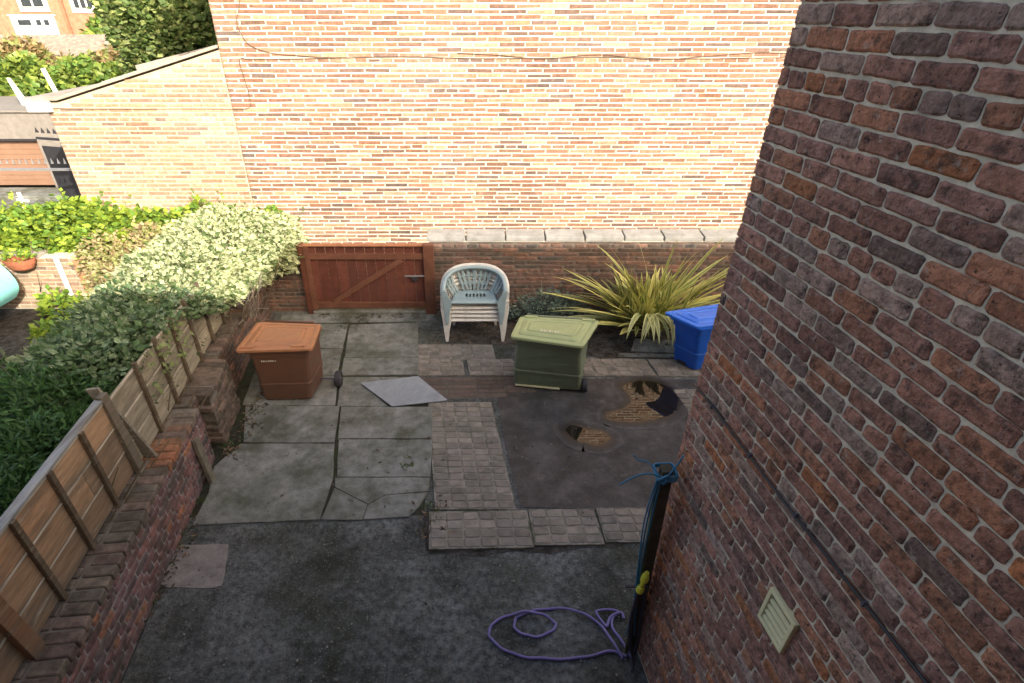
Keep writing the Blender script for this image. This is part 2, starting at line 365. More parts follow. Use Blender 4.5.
# lean-to outbuilding joined to the gable
lean = thing('outbuilding', 'sunlit pale brick outbuilding with sloping roof left of the tall gable', 'outbuilding', (-5.8, GY, 0))
LB = [(4, (.35, .24, .165)), (3, (.38, .28, .19)), (2, (.31, .20, .14)), (2, (.42, .33, .225)), (.7, (.22, .165, .135))]
def topz(x): return 3.34 + max(0, (x + 7.06)) * .268
mb = MB()
brickwork(mb, (-7.31, GY + .012, goff), (1, 0, 0), (0, -1, 0), 3.13, 4.15, .415, gch, .024, LB, lambda r: r % 6 == 3, prot=.006, back=.02, jit=.003, skip=lambda s, z: z + goff > topz(-7.31 + s) - .10)
brickwork(mb, (-7.31, GY + 3.4, goff), (0, -1, 0), (-1, 0, 0), 3.38, 3.2, .225, gch, .013, LB, lambda r: r % 6 == 3, prot=.006, back=.02, jit=.003)
mb.add([(-7.308, GY + .014, 0), (-4.16, GY + .014, 0), (-4.16, GY + .014, topz(-4.16) - .05), (-7.06, GY + .014, 3.29), (-7.308, GY + .014, 3.29),
        (-7.308, GY + 3.4, 0), (-4.16, GY + 3.4, 0), (-4.16, GY + 3.4, topz(-4.16) - .05), (-7.06, GY + 3.4, 3.29), (-7.308, GY + 3.4, 3.29)],
       [(0, 1, 2, 3, 4), (9, 8, 7, 6, 5), (0, 4, 9, 5), (1, 0, 5, 6), (2, 1, 6, 7), (3, 2, 7, 8), (4, 3, 8, 9)], (1, 1, 1), 1)
mb.build('wall', [M_gbrick, surf('cream_mortar', (.50, .43, .325), .95, .2, 8, (.40, .33, .24), 3, .5, .75, .5, .4, 60, .006, .1)], lean)
mb = MB()
prof = [(-7.62, 3.36), (-7.06, 3.365), (-4.17, 4.14)]
for (xa, za), (xb, zb) in zip(prof, prof[1:]):
    mb.hexa([(xa, GY - .06, za - .05), (xb, GY - .06, zb - .05), (xb, GY + 3.5, zb - .05), (xa, GY + 3.5, za - .05), (xa, GY - .06, za), (xb, GY - .06, zb), (xb, GY + 3.5, zb), (xa, GY + 3.5, za)])
roof = mb.build('roof', M_stone, lean, bevel=.008)
for yy, hh in ((GY + 1.3, .10), (GY + 2.4, .16)):
    mb = MB(); xa = -7.0 if yy < GY + 2 else -6.9
    mb.bar((xa, yy, topz(xa) + (.07 if yy < GY + 2 else .20)), (-4.2, yy, topz(-4.2) + .05), .16, hh, col=(1, 1, 1)); mb.build('ridge_strip', M_felt if 0 else M_stone, roof, bevel=.01)
mb = MB(); mb.box((-7.60, GY - .075, 3.14), (-7.20, GY - .012, 3.31)); mb.build('fascia', M_wpaint, lean, bevel=.005)
for P_ in ([(-4.1, 3.18), (-5, 3.185), (-6, 3.18), (-7.2, 3.19)],):
    mb = MB(); mb.tube([(p.x, GY - .004, p.z) for p in cat_pts([(x, 0, z) for x, z in P_], 6)], .005, 6); mb.build('cable', M_wire, lean, smooth=True)

# ------------------------------------------------------------------ ground
mb = MB(); nx, ny = 40, 40
X = [-200 + 400 * i / nx for i in range(nx + 1)]; Yg = [-60 + 300 * j / ny for j in range(ny + 1)]
hz = lambda x, y: -.03 + (2.2 * min(1, max(0, (y - 26) / 30)) if y > 26 else 0)
mb.add([(x, y, hz(x, y)) for y in Yg for x in X], [(j * (nx + 1) + i, j * (nx + 1) + i + 1, (j + 1) * (nx + 1) + i + 1, (j + 1) * (nx + 1) + i) for j in range(ny) for i in range(nx)])
struct(mb.build('ground', M_ground))
mb = MB(); mb.sheet([(-2.4, -.6), (2.2, -.6), (yx(4.6, 2), 2.6), (4.3, 8.45), (-3.6, 8.45), (-2.7, 1)], 0.0); struct(mb.build('yard_tarmac', M_tarmac))
mb = MB(); mb.sheet([(-20, 8.7), (12, 8.7), (12, 9.84), (-20, 9.84)], -.012); struct(mb.build('alley_path', M_joint))
mb = MB(); mb.sheet([(-16, -.6), (yx(-2.9, -.6), -.6), (yx(-2.9, 8.6), 8.6), (-16, 8.6)], -.008); struct(mb.build('garden_soil', M_soil))
mb = MB(); mb.sheet([(-40, 10.4), (-7.5, 10.4), (-7.5, 15.2), (-40, 15.2)], -.01); struct(mb.build('road', M_conc))
mb = MB(); mb.box((-40, 15.2, -.05), (-7.5, 16.1, .10)); struct(mb.build('pavement', M_conc, bevel=.02))
mb = MB(); mb.sheet([(-3.35, 3.86), (-.56, 3.9), (-.56, 5.7), (-.98, 6.5), (-1.05, 8.1), (-3.6, 8.1)], .004); struct(mb.build('mossy_bed', surf('mossy_dirt', (.05, .05, .038), .95, .5, 12, (.04, .055, .022), 5, .48, .6, .8, 1., 60, .02, .1)))
# concrete slabs of the yard path
def slab(poly, h=.022, nm='concrete_path'):
    m = MB(); P = []
    n = len(poly)
    for i in range(n):
        a, b = Vector(poly[i]), Vector(poly[(i + 1) % n]); L = (b - a).length; k = max(1, int(L / .16))
        for j in range(k):
            q = a.lerp(b, j / k); w = .005 if j else .003
            P.append((q.x + R.uniform(-w, w), q.y + R.uniform(-w, w)))
    m.prism(P, -.03, h); return struct(m.build(nm, M_conc, bevel=.006))
slab([(-1.64, 3.83), (-1.205, 3.83), (-1.185, 4.03), (-1.60, 4.275)])
slab([(-1.197, 3.83), (-.72, 3.87), (-.62, 4.0), (-.53, 4.215), (-1.02, 4.16), (-1.18, 4.03)])
slab([(-1.60, 4.283), (-1.182, 4.04), (-1.02, 4.168), (-.53, 4.223), (-.53, 4.43), (-1.63, 4.43)])
slab([(-1.61, 4.44), (-.53, 4.44), (-.55, 5.07), (-1.73, 5.08)])
slab([(-1.74, 5.09), (-.55, 5.09), (-.60, 5.72), (-1.83, 5.72)], .028)
slab([(-2.97, 3.76), (-1.655, 3.83), (-1.65, 4.43), (-1.765, 5.0), (-2.93, 5.0), (-3.1, 4.6), (-2.99, 4.2)])
slab([(-2.9, 5.02), (-1.77, 5.02), (-1.86, 5.74), (-3.15, 5.76)])
slab([(-3.2, 5.78), (-1.93, 5.76), (-2.03, 6.46), (-3.3, 6.5)], .016)
slab([(-1.9, 5.75), (-1.2, 5.75), (-1.62, 6.24), (-.9, 6.44), (-1.98, 6.44)], .012)
slab([(-2.0, 6.47), (-.86, 6.49), (-.90, 6.95), (-2.05, 6.93)])
slab([(-2.05, 6.95), (-.90, 6.97), (-1.0, 8.05), (-2.17, 7.97)], .018)
slab([(-3.3, 6.52), (-2.06, 6.48), (-2.13, 7.2), (-3.4, 7.2)], .014)
slab([(-3.4, 7.22), (-2.13, 7.22), (-2.2, 8.0), (-3.45, 8.0)], .018)
slab([(-3.4, 8.03), (-.85, 8.1), (-.72, 8.36), (-3.45, 8.36)], .01, 'concrete_step')
m = MB(); m.prism(blob([(-3.12, 3.46), (-3.08, 3.52), (-2.85, 3.53), (-2.55, 3.53), (-2.49, 3.48), (-2.42, 3.2), (-2.40, 3.08), (-2.5, 3.05), (-2.8, 3.06), (-2.97, 3.06), (-3.01, 3.12)], 3), -.01, .006); struct(m.build('concrete_patch', surf('patch_concrete', (.225, .205, .19), .92, .35, 9, (.08, .08, .07), 5, .52, .7, .7, .5, 60, .006, .15)))
# cobble paving strips
CC = [(3, (.225, .20, .17)), (2, (.21, .19, .165)), (1, (.235, .21, .175))]
def cobbles(o, ux, uy, nx, ny, cx, cy, skip=lambda i, j: False, h=.03, cc=CC, jm=0):
    m = MB(); o = Vector((*o, 0)); ux = Vector((*ux, 0)).normalized(); uy = Vector((*uy, 0)).normalized()
    m2 = [o - ux * .012 - uy * .012, o + ux * (nx * cx + .012) - uy * .012, o + ux * (nx * cx + .012) + uy * (ny * cy + .012), o - ux * .012 + uy * (ny * cy + .012)]
    m.prism([(p.x, p.y) for p in m2], -.02, h - .008, (1, 1, 1), 1)
    for i in range(nx):
        for j in range(ny):
            if skip(i, j): continue
            g = .005; c = pick(cc); hh = h + R.uniform(-.003, .002)
            C = [o + ux * (i * cx + g) + uy * (j * cy + g), o + ux * ((i + 1) * cx - g) + uy * (j * cy + g), o + ux * ((i + 1) * cx - g) + uy * ((j + 1) * cy - g), o + ux * (i * cx + g) + uy * ((j + 1) * cy - g)]
            C = [(p.x + R.uniform(-.006, .006), p.y + R.uniform(-.006, .006)) for p in C]
            m.loft([rquad(C, .02, -.01, 2), rquad(C, .02, hh - .008, 2), rquad(insetq(C, .008), .02, hh, 2)], False, True, c, 0)
    return struct(m.build('cobble_paving', [M_cobble, M_ground if jm else M_joint]))
def mosaic(o, ux, uy, W, Hh, cx, cy, h=.03): cobbles(o, ux, uy, int(W / cx), int(Hh / cy), cx, cy, h=h)
UY = (-.12, 1); UX = (1, -.004)
mosaic((-.43, 3.98), UX, UY, .86, 1.86, .17, .103, .026)
mosaic((-.46, 3.47), (1, .02), (-.07, 1), 1.05, .46, .172, .112, .034)
mosaic((.60, 3.52), (1, .015), (-.05, 1), .70, .44, .172, .108, .03)
mosaic((1.33, 3.56), (1, .01), (-.05, 1), .52, .42, .172, .104, .026)
mosaic((-.85, 6.48), UX, UY, .72, .42, .17, .103, .024)
mosaic((-.08, 6.48), UX, UY, .70, .42, .17, .103, .028)
mosaic((-.89, 6.93), UX, UY, 1.2, .42, .17, .103, .012)
mosaic((1.44, 6.47), UX, UY, .36, .44, .17, .108, .026)
mosaic((1.80, 6.47), UX, UY, .87, .44, .17, .108, .03)
mosaic((2.72, 6.46), UX, UY, .70, .44, .17, .108, .026)
mosaic((2.86, 5.6), UX, UY, .70, .55, .17, .108, .016)
cobbles((-.82, 5.93), (1, .02), (-.05, 1), 4, 5, .42, .10, h=.0085, cc=[(2, (.125, .092, .078)), (2, (.11, .088, .075)), (.25, (.19, .11, .085))], jm=1)
mb = MB(); mb.sheet(blob([(-.53, 3.95), (-.40, 3.93), (-.43, 3.52), (-.1, 3.50), (.4, 3.50), (1.0, 3.55), (1.5, 3.60), (1.5, 3.52), (1.1, 3.49), (.75, 3.42), (.35, 3.44), (.0, 3.39), (-.3, 3.42), (-.47, 3.43), (-.55, 3.7)], 4, .015), .004); struct(mb.build('crumbled_edge', M_soil))
slab([(2.45, 7.12), (3.3, 7.05), (3.4, 7.42), (2.6, 7.5)], .03, 'stone_slab'); slab([(2.2, 6.97), (3.3, 6.94), (3.3, 7.03), (2.25, 7.07)], .025, 'stone_slab')
# darker smooth tarmac with puddles
mb = MB(); mb.sheet([(.27, 6.42), (3.2, 6.38), (3.2, 5.2), (2.6, 3.95), (1.3, 3.98), (.49, 4.01), (.36, 5.0)], .006); struct(mb.build('tarmac_patch', M_tarmac2))
mb = MB(); mb.sheet([(.85, 7.32), (2.0, 6.93), (4.3, 6.93), (4.3, 8.45), (-.6, 8.45), (-.5, 7.4)], .008); struct(mb.build('soil_bed', M_soil))
for P_ in ([(2.1, 6.21), (2.39, 6.34), (2.67, 6.29), (2.80, 6.10), (2.8, 5.84), (2.62, 5.57), (2.36, 5.46), (2.22, 5.44), (1.98, 5.42), (1.76, 5.48), (1.80, 5.62), (2.02, 5.72), (2.15, 5.93)],
           [(1.14, 5.27), (1.28, 5.36), (1.42, 5.30), (1.64, 5.22), (1.70, 5.08), (1.52, 4.97), (1.36, 5.02), (1.25, 5.06)]):
    A = blob(P_, 6, .006); n_ = len(A); mb = MB(); V = []; C = []
    for k, f in ((-.15, 0.), (-.06, .26), (0, .50), (.035, .74)):
        V += [(x, y, .0105) for x, y in insetq(A, k)] if k else [(x, y, .0105) for x, y in A]; C += [(f, f, f)] * n_
    V.append((sum(p[0] for p in A) / n_, sum(p[1] for p in A) / n_, .0105)); 
    F = [(q * n_ + i, q * n_ + (i + 1) % n_, (q + 1) * n_ + (i + 1) % n_, (q + 1) * n_ + i) for q in range(3) for i in range(n_)] + [tuple(3 * n_ + i for i in range(n_))]
    V.pop(); mb.add(V, F, C); struct(mb.build('puddle', M_water))
# loose grit and crumbs on the yard
mb = MB()
for i in range(900):
    x, y = R.uniform(-3.0, 1.6), R.uniform(1.6, 8.2)
    if R.random() < .5: y = R.uniform(1.7, 3.9)
    r = R.uniform(.004, .012); z = .01 if y < 3.75 else .028
    k = R.uniform(.05, .3); c = (k, k * .97, k * .9)
    mb.add([(x - r, y - r * R.uniform(.5, 1), z), (x + r, y - r * .7, z), (x + r * .6, y + r, z), (x - r * .7, y + r, z), (x, y, z + r)], [(0, 1, 4), (1, 2, 4), (2, 3, 4), (3, 0, 4)], c)
tag(mb.build('grit', M_twig), kind='stuff')
mb = MB()
LIT = [(lambda: (R.uniform(-2.9, -.9), 8.28 + R.gauss(0, .08), .03), 160), (lambda: (yx(-2.55, 4.2) + abs(R.gauss(0, .07)), R.uniform(2.2, 4.8), .012), 260), (lambda: (yx(-2.5, 5.2) + abs(R.gauss(0, .12)), R.uniform(4.7, 6.2), .03), 220),
       (lambda: (R.uniform(.6, 3.2), R.uniform(6.95, 8.3), .03), 420), (lambda: (R.uniform(-2.3, -1.9), R.gauss(8.0, .1), .03), 60), (lambda: (R.uniform(-.75, .9), R.uniform(7.3, 8.4), .03), 260), (lambda: (R.gauss(-.5, .1), R.uniform(3.6, 4.1), .03), 60), (lambda: (R.uniform(-2.6, 2.6), R.uniform(3.9, 8), .035), 120)]
for f, n in LIT:
    for _ in range(n):
        x, y, z = f(); k = R.uniform(.5, 1.4); c = R.choice([(.10 * k, .065 * k, .04 * k), (.06 * k, .05 * k, .04 * k), (.16 * k, .12 * k, .07 * k), (.05 * k, .06 * k, .03 * k)])
        a = R.uniform(0, 6.28); l = R.uniform(.012, .035); d = Vector((math.cos(a), math.sin(a), 0)) * l; sd_ = Vector((-d.y, d.x, 0)) * .45; p = Vector((x, y, z))
        mb.add([p, p + d + sd_ + Vector((0, 0, R.uniform(0, .012))), p + d * 2 + Vector((0, 0, R.uniform(0, .01))), p + d - sd_ + Vector((0, 0, R.uniform(0, .012)))], [(0, 1, 2, 3)], c)
tag(mb.build('leaf_litter', M_twig), kind='stuff')
# moss and weeds in the joints
def weeds(name, pts, label):
    m = MB()
    for x, y, n, sp, hgt in pts:
        for _ in range(n):
            px, py = x + R.gauss(0, sp), y + R.gauss(0, sp * .6); a = R.uniform(0, 6.28); l = hgt * R.uniform(.5, 1.3); w = l * .3
            d = Vector((math.cos(a), math.sin(a), R.uniform(.2, 1))).normalized() * l; sd = Vector((-d.y, d.x, 0)).normalized() * w
            k = R.uniform(.7, 1.3); c = (.07 * k, .12 * k, .03 * k); b = Vector((px, py, .02))
            m.add([b, b + d * .5 + sd, b + d, b + d * .5 - sd], [(0, 1, 2, 3)], c)
    return m.build(name, M_leaf)
tag(weeds('moss', [(-1.77 + .06 * t, 5.7 - .62 * t * 1., 14, .03, .018) for t in range(3)] + [(-.5, 4.02, 60, .05, .02), (-.44, 3.93, 50, .05, .02), (-.5, 4.6, 20, .03, .02), (-.55, 5.5, 16, .03, .02), (-3.0, 4.1, 50, .06, .02), (-3.05, 5.0, 50, .08, .025), (-2.95, 2.9, 40, .1, .02)], ''), kind='stuff')
tag(weeds('weeds', [(-.82, 4.62, 30, .045, .035), (-.80, 4.75, 8, .03, .03)], ''), kind='stuff')

# galvanised plate lying askew
pl = thing('metal_plate', 'pale grey chequered metal plate lying askew on the paving', 'plate', (-1, 6.05, .03))
Q = [(-1.14, 5.71), (-.39, 5.84), (-.85, 6.41), (-1.66, 6.24)]
mb = MB(); mb.prism(Q, .032, .046)
ax = (Vector(Q[1]) - Vector(Q[0])); ay = (Vector(Q[3]) - Vector(Q[0]))
for i in range(16):
    for j in range(16):
        p = Vector(Q[0]) + ax * ((i + .5) / 16 * .94 + .03) + ay * ((j + .5) / 16 * .94 + .03); d = (ax.normalized() if (i + j) % 2 else ay.normalized()) * .02
        mb.bar((p.x - d.x, p.y - d.y, .047), (p.x + d.x, p.y + d.y, .047), .008, .005)
mb.build('tread', M_plate, pl)
mb = MB(); mb.prism([(x * 1 + .012, y + .012) for x, y in insetq(Q, .02)], .0, .031); mb.build('frame', M_conc, pl)

# ------------------------------------------------------------------ left boundary: low brick wall, fence, pier
LBK = [(3, (.225, .125, .115)), (3, (.19, .115, .11)), (2, (.15, .10, .095)), (.5, (.33, .16, .10)), (1, (.13, .105, .10))]
low = thing('low_brick_wall', 'low red brick wall with brick-on-edge top under the left fence', 'wall', (yx(-2.63, 3), 3, 0))
mb = MB(); O0 = Vector((yx(-2.63, .9), .9, 0)); LL = 3.9
brickwork(mb, O0, YD, YN, LL, .70, .232, .0778, .014, LBK, lambda r: r % 5 == 3, res=6, prot=.006, back=.04, jit=.004)
core = [O0 - YN * .003, O0 + YD * LL - YN * .003, O0 + YD * LL - YN * .46, O0 - YN * .46]
mb.hexa([(p.x, p.y, -.03) for p in core] + [(p.x, p.y, .70) for p in core], (1, 1, 1), 1)
mb.build('wall', [M_dbrick, M_lmortar], low)
TOPC = [(3, (.15, .125, .10)), (2, (.16, .12, .10)), (2, (.125, .11, .09)), (.3, (.2, .125, .09))]
mb = MB(); s = 0
while s < LL - .1:
    w = R.uniform(.10, .118); c = pick(TOPC)
    if 2.95 < s < 3.35: c = (.29 * R.uniform(.85, 1.1), .14, .08)
    p = O0 + YD * (s + .006); q = O0 + YD * (s + w - .006); d0 = .012 + R.uniform(-.012, .012); hh = .775 + R.uniform(-.008, .006)
    dn = R.uniform(.44, .46)
    for (da, db) in ((d0, -.22 + R.uniform(-.02, .02)), (-.235, -dn)):
        C = [p + YN * db, q + YN * db, q + YN * da, p + YN * da]; C = [(v.x + R.uniform(-.004, .004), v.y + R.uniform(-.004, .004)) for v in C]
        mb.loft([rquad(C[::-1], .012, .70, 2), rquad(C[::-1], .012, hh - .01, 2), rquad(insetq(C[::-1], .008), .012, hh, 2)], False, True, c, 0)
    s += w
core = [O0, O0 + YD * LL, O0 + YD * LL - YN * .455, O0 - YN * .455]
mb.hexa([(p.x, p.y, .702) for p in core] + [(p.x, p.y, .758) for p in core], (1, 1, 1), 1)
mb.build('coping', [M_dbrick, M_dmortar], low)
# lumpy old pier and rear run
pier = thing('stone_pier', 'lumpy old mossy brick pier standing beyond the low wall end', 'pier', (yx(-2.6, 5.3), 5.35, 0))
mb = MB()
for (ya, yb, x0, top, lean_) in [(4.98, 5.78, .06, .80, .05)]:
    for (z, k) in [(i * .078, i) for i in range(10)]:
        y = ya + R.uniform(-.03, .03)
        while y < yb - .05:
            w = R.choice([.23, .12, .2]) * R.uniform(.9, 1.1); y2 = min(y + w, yb + R.uniform(-.02, .02)); d = x0 + lean_ * (1 - z / .8) * .3 + R.uniform(-.02, .015)
            C = [(yx(-2.63, y) - .42, y + .006), (yx(-2.63, y) + d, y + .006), (yx(-2.63, y2) + d, y2 - .006), (yx(-2.63, y2) - .42, y2 - .006)]
            C = [(a + R.uniform(-.008, .008), b + R.uniform(-.005, .005)) for a, b in C]
            mb.loft([rquad(C, .02, z + .004, 2), rquad(C, .02, z + .06, 2), rquad(insetq(C, .012), .02, z + .074, 2)], True, True, pick([(3, (.15, .115, .09)), (2, (.11, .09, .07)), (2, (.19, .14, .11))]), 0)
            y = y2
    C = [(yx(-2.63, ya) - .40, ya + .03), (yx(-2.63, ya) + .045, ya + .03), (yx(-2.63, yb) + .045, yb - .03), (yx(-2.63, yb) - .40, yb - .03)]
    mb.prism(C, 0, .765, (1, 1, 1), 1)
mb.build('wall', [M_dbrick, M_dmortar], pier)
rear = thing('garden_wall', 'old mossy brick wall behind the brown bin under the hedge', 'wall', (yx(-2.75, 7), 7, 0))
mb = MB(); O1 = Vector((yx(-2.74, 4.70), 4.70, 0)); L1 = 3.72
DB = [(3, (.16, .10, .08)), (3, (.12, .085, .07)), (2, (.20, .115, .085)), (1, (.09, .075, .065))]
brickwork(mb, O1, YD, YN, L1, .74, .232, .0778, .014, DB, lambda r: r % 5 == 3, prot=.012, back=.05, jit=.006)
core = [O1 - YN * .003, O1 + YD * L1 - YN * .003, O1 + YD * L1 - YN * .34, O1 - YN * .34]
mb.hexa([(p.x, p.y, -.03) for p in core] + [(p.x, p.y, .735) for p in core], (1, 1, 1), 1)
s = 0
while s < L1 - .1:
    w = R.uniform(.10, .118); p = O1 + YD * (s + .005); q = O1 + YD * (s + w - .005); hh = .765 + R.uniform(-.012, .008)
    C = [p + YN * .012, q + YN * .012, q - YN * .34, p - YN * .34]; C = [(v.x, v.y) for v in C]
    mb.loft([rquad(C, .012, .70, 2), rquad(C, .012, hh - .01, 2), rquad(insetq(C, .008), .012, hh, 2)], False, True, pick(TOPC), 0); s += w
mb.build('wall', [M_dbrick, M_dmortar], rear)
# fence
fen = thing('timber_fence', 'weathered board fence standing on the left low wall', 'fence', (yx(-2.9, 3.8), 3.8, .78))
FX = -2.885
def fp(y, z, d=0): return Vector((yx(FX, y) + d, y, z))
BC = [(3, (.235, .165, .095)), (2, (.20, .155, .10)), (2, (.26, .15, .075)), (1, (.17, .15, .115))]
def boards(ya, yb, zt, nb=3, cc=BC):
    mb = MB(); z0 = .79; hh = (zt - z0) / nb
    for i in range(nb):
        y = ya
        while y < yb - .01:
            y2 = min(y + R.uniform(1.7, 2.3), yb); g = R.uniform(.006, .016); c = pick(cc); dd = R.uniform(-.006, .006)
            za, zb = z0 + i * hh + g, z0 + (i + 1) * hh - g * .3
            mb.hexa([fp(y + .002, za, -.012 + dd), fp(y2 - .002, za + R.uniform(-.006, .006), -.012 + dd), fp(y2 - .002, za, -.030 + dd), fp(y + .002, za, -.030 + dd),
                     fp(y + .002, zb, -.022 + dd), fp(y2 - .002, zb + R.uniform(-.006, .006), -.022 + dd), fp(y2 - .002, zb, -.038 + dd), fp(y + .002, zb, -.038 + dd)], c)
            ze = zb - .016
            mb.hexa([fp(y + .002, ze, -.010 + dd), fp(y2 - .002, ze, -.010 + dd), fp(y2 - .002, ze, -.019 + dd), fp(y + .002, ze, -.019 + dd), fp(y + .002, zb + .001, -.013 + dd), fp(y2 - .002, zb + .001, -.013 + dd), fp(y2 - .002, zb + .001, -.021 + dd), fp(y + .002, zb + .001, -.021 + dd)], (.42, .38, .30))
            y = y2
    return mb
boards(.9, 3.78, 1.64, 3, [(3, (.30, .195, .115)), (2, (.26, .18, .115)), (2, (.32, .19, .105))]).build('board_panel', M_board, fen, bevel=.004)
boards(3.82, 8.4, 1.60, 3, [(3, (.34, .30, .215)), (2, (.30, .27, .20)), (1, (.33, .265, .18))]).build('board_panel', M_board, fen, bevel=.004)
for y in (1.35, 2.45, 2.9, 3.35, 4.37, 4.85, 5.28, 5.72, 6.2, 6.7, 7.2, 7.7):
    mb = MB(); c = (.10, .075, .05) if y > 2 else (.20, .10, .05); w = .045
    mb.hexa([fp(y - w / 2, .775, -.012), fp(y + w / 2, .775, -.012), fp(y + w / 2, .775, .03), fp(y - w / 2, .775, .03), fp(y - w / 2, 1.655, -.02), fp(y + w / 2, 1.655, -.02), fp(y + w / 2, 1.655, .02), fp(y - w / 2, 1.655, .02)][::1], c)
    mb.build('batten', M_board, fen, bevel=.004)
mb = MB(); mb.bar(fp(3.79, .775, .03), fp(3.79, 1.70, -.02), .09, .055, up=(1, 0, 0), col=(.14, .12, .09)); mb.build('post', M_board, fen, bevel=.005)
mb = MB(); mb.bar(fp(2.05, .775, .035), fp(2.02, 1.68, -.01), .11, .06, up=(1, 0, 0), col=(.21, .12, .07)); mb.build('post', M_board, fen, bevel=.005)
mb = MB(); mb.bar(fp(3.98, .775, .06), fp(3.86, 1.72, -.13), .03, .12, up=(1, 0, 0), col=(.22, .20, .16)); mb.build('stay', M_board, fen, bevel=.005)
mb = MB(); mb.hexa([fp(.9, 1.65, -.075), fp(3.75, 1.65, -.075), fp(3.75, 1.65, .0), fp(.9, 1.65, .0), fp(.9, 1.675, -.075), fp(3.75, 1.675, -.075), fp(3.75, 1.675, -.0), fp(.9, 1.675, -.0)], (.26, .27, .27))
mb.build('capping', M_board, fen, bevel=.004)
stk = thing('wooden_stake', 'short dark wooden stake leaning on the end of the low wall', 'stake', (-3.1, 4.42, 0))
mb = MB(); mb.bar((-3.02, 4.38, 0), (-3.09, 4.44, .60), .09, .05, up=(1, 0, 0)); mb.build('stake', M_grey_wood, stk, bevel=.006)

# back wall, coping stones, gate
bw = thing('boundary_wall', 'dark mossy low brick wall with pale coping stones behind the chairs', 'wall', (1.9, 8.5, 0))
mb = MB()
brickwork(mb, (-.78, 8.5, 0), (1, 0, 0), (0, -1, 0), 6.4, 1.32, .415, .0752, .013, DB, lambda r: r % 6 == 4, res=7, prot=.008, back=.04, jit=.004)
mb.box((-.778, 8.503, -.03), (5.6, 8.72, 1.325), (1, 1, 1), 1)
mb.build('wall', [M_dbrick, M_dmortar], bw)
x = -.83
while x < 5.5:
    mb = MB(); w = .66; d = R.uniform(-.008, .008); hz_ = R.uniform(-.004, .004)
    mb.hexa([(x + .012, 8.455 + d, 1.335), (x + w - .012, 8.455 + d, 1.335), (x + w - .012, 8.76, 1.335), (x + .012, 8.76, 1.335), (x + .012, 8.455 + d, 1.415 + hz_), (x + w - .012, 8.455 + d, 1.415 + hz_), (x + w - .012, 8.76, 1.445), (x + .012, 8.76, 1.445)])
    mb.build('coping_stone', M_cope, bw, bevel=.01); x += w
mb = MB(); mb.box((-.8, 8.475, 1.318), (5.5, 8.735, 1.34)); mb.build('mortar_bed', M_gmortar, bw)
lw2 = thing('boundary_wall', 'short dark brick wall piece between hedge corner and wooden gate', 'wall', (-3.3, 8.5, 0))
mb = MB(); brickwork(mb, (-4.2, 8.5, 0), (1, 0, 0), (0, -1, 0), 1.22, 1.28, .415, .0752, .013, DB, lambda r: r % 6 == 4, res=7, prot=.008, back=.04, jit=.004)
mb.box((-4.198, 8.503, -.03), (-2.985, 8.72, 1.28), (1, 1, 1), 1); mb.build('wall', [M_dbrick, M_dmortar], lw2)
gt = thing('wooden_gate', 'reddish brown boarded wooden gate with diagonal brace in the back wall', 'gate', (-1.8, 8.44, 0))
GR = [(3, (.118, .040, .027)), (2, (.135, .047, .03)), (2, (.10, .036, .025))]
mb = MB(); x = -2.86
while x < -.90:
    w = min(.165, -.89 - x); c = pick(GR); mb.box((x + .003, 8.43, .10), (x + w - .003, 8.452, 1.27), c); x += w
mb.build('board_panel', M_gate, gt, bevel=.004)
GF = (.135, .058, .035)
def rail(lo, hi, nm='rail', c=GF):
    m = MB(); m.box(lo, hi, c); return m.build(nm, M_gate, gt, bevel=.005)
rail((-2.86, 8.385, 1.04), (-.89, 8.428, 1.14)); rail((-2.86, 8.385, .12), (-.89, 8.428, .23)); rail((-2.95, 8.37, 1.275), (-.89, 8.47, 1.30), 'top_capping', (.24, .10, .05))
rail((-2.885, 8.378, .08), (-2.80, 8.428, 1.272), 'stile')
mb = MB(); mb.bar((-2.5, 8.405, .235), (-1.25, 8.405, 1.035), .035, .10, up=(0, 0, 1), col=GF); mb.build('brace', M_gate, gt, bevel=.004)
rail((-2.98, 8.38, -.02), (-2.89, 8.48, 1.31), 'gate_post', (.11, .04, .024)); rail((-.885, 8.36, -.02), (-.71, 8.48, 1.31), 'gate_post', (.125, .055, .033))
mb = MB(); mb.box((-1.22, 8.36, .735), (-.87, 8.383, .755)); lt = mb.build('latch_bar', M_steel, gt)
mb = MB(); mb.box((-1.10, 8.352, .66), (-1.00, 8.384, .73)); mb.build('padlock', M_iron, lt, bevel=.01)
mb = MB(); mb.box((-2.9, 8.36, -.02), (-.88, 8.6, .06)); struct(mb.build('gate_step', M_conc, bevel=.015))

# ------------------------------------------------------------------ wheelie bins
def circ(c, r, axis, n=20, w=0):
    axis = Vector(axis).normalized(); u = axis.cross(Vector((0, 0, 1))).normalized(); v = axis.cross(u)
    return [Vector(c) + axis * w + (u * math.cos(t) + v * math.sin(t)) * r for t in [2 * math.pi * k / n for k in range(n)]]
def wheel(parent, c, r, axis, t=.06):
    m = MB(); m.loft([circ(c, r * .62, axis, 24, -t / 2), circ(c, r * .93, axis, 24, -t / 2), circ(c, r, axis, 24, -t / 3), circ(c, r, axis, 24, t / 3), circ(c, r * .93, axis, 24, t / 2), circ(c, r * .62, axis, 24, t / 2)], False, False)
    w = m.build('wheel', M_tyre, parent, smooth=False)
    m = MB(); m.loft([circ(c, r * .62, axis, 24, -t * .38), circ(c, r * .62, axis, 24, t * .38), circ(c, r * .25, axis, 24, t * .40), circ(c, r * .2, axis, 24, t * .55)], True, True); m.build('hub', M_rim, w)
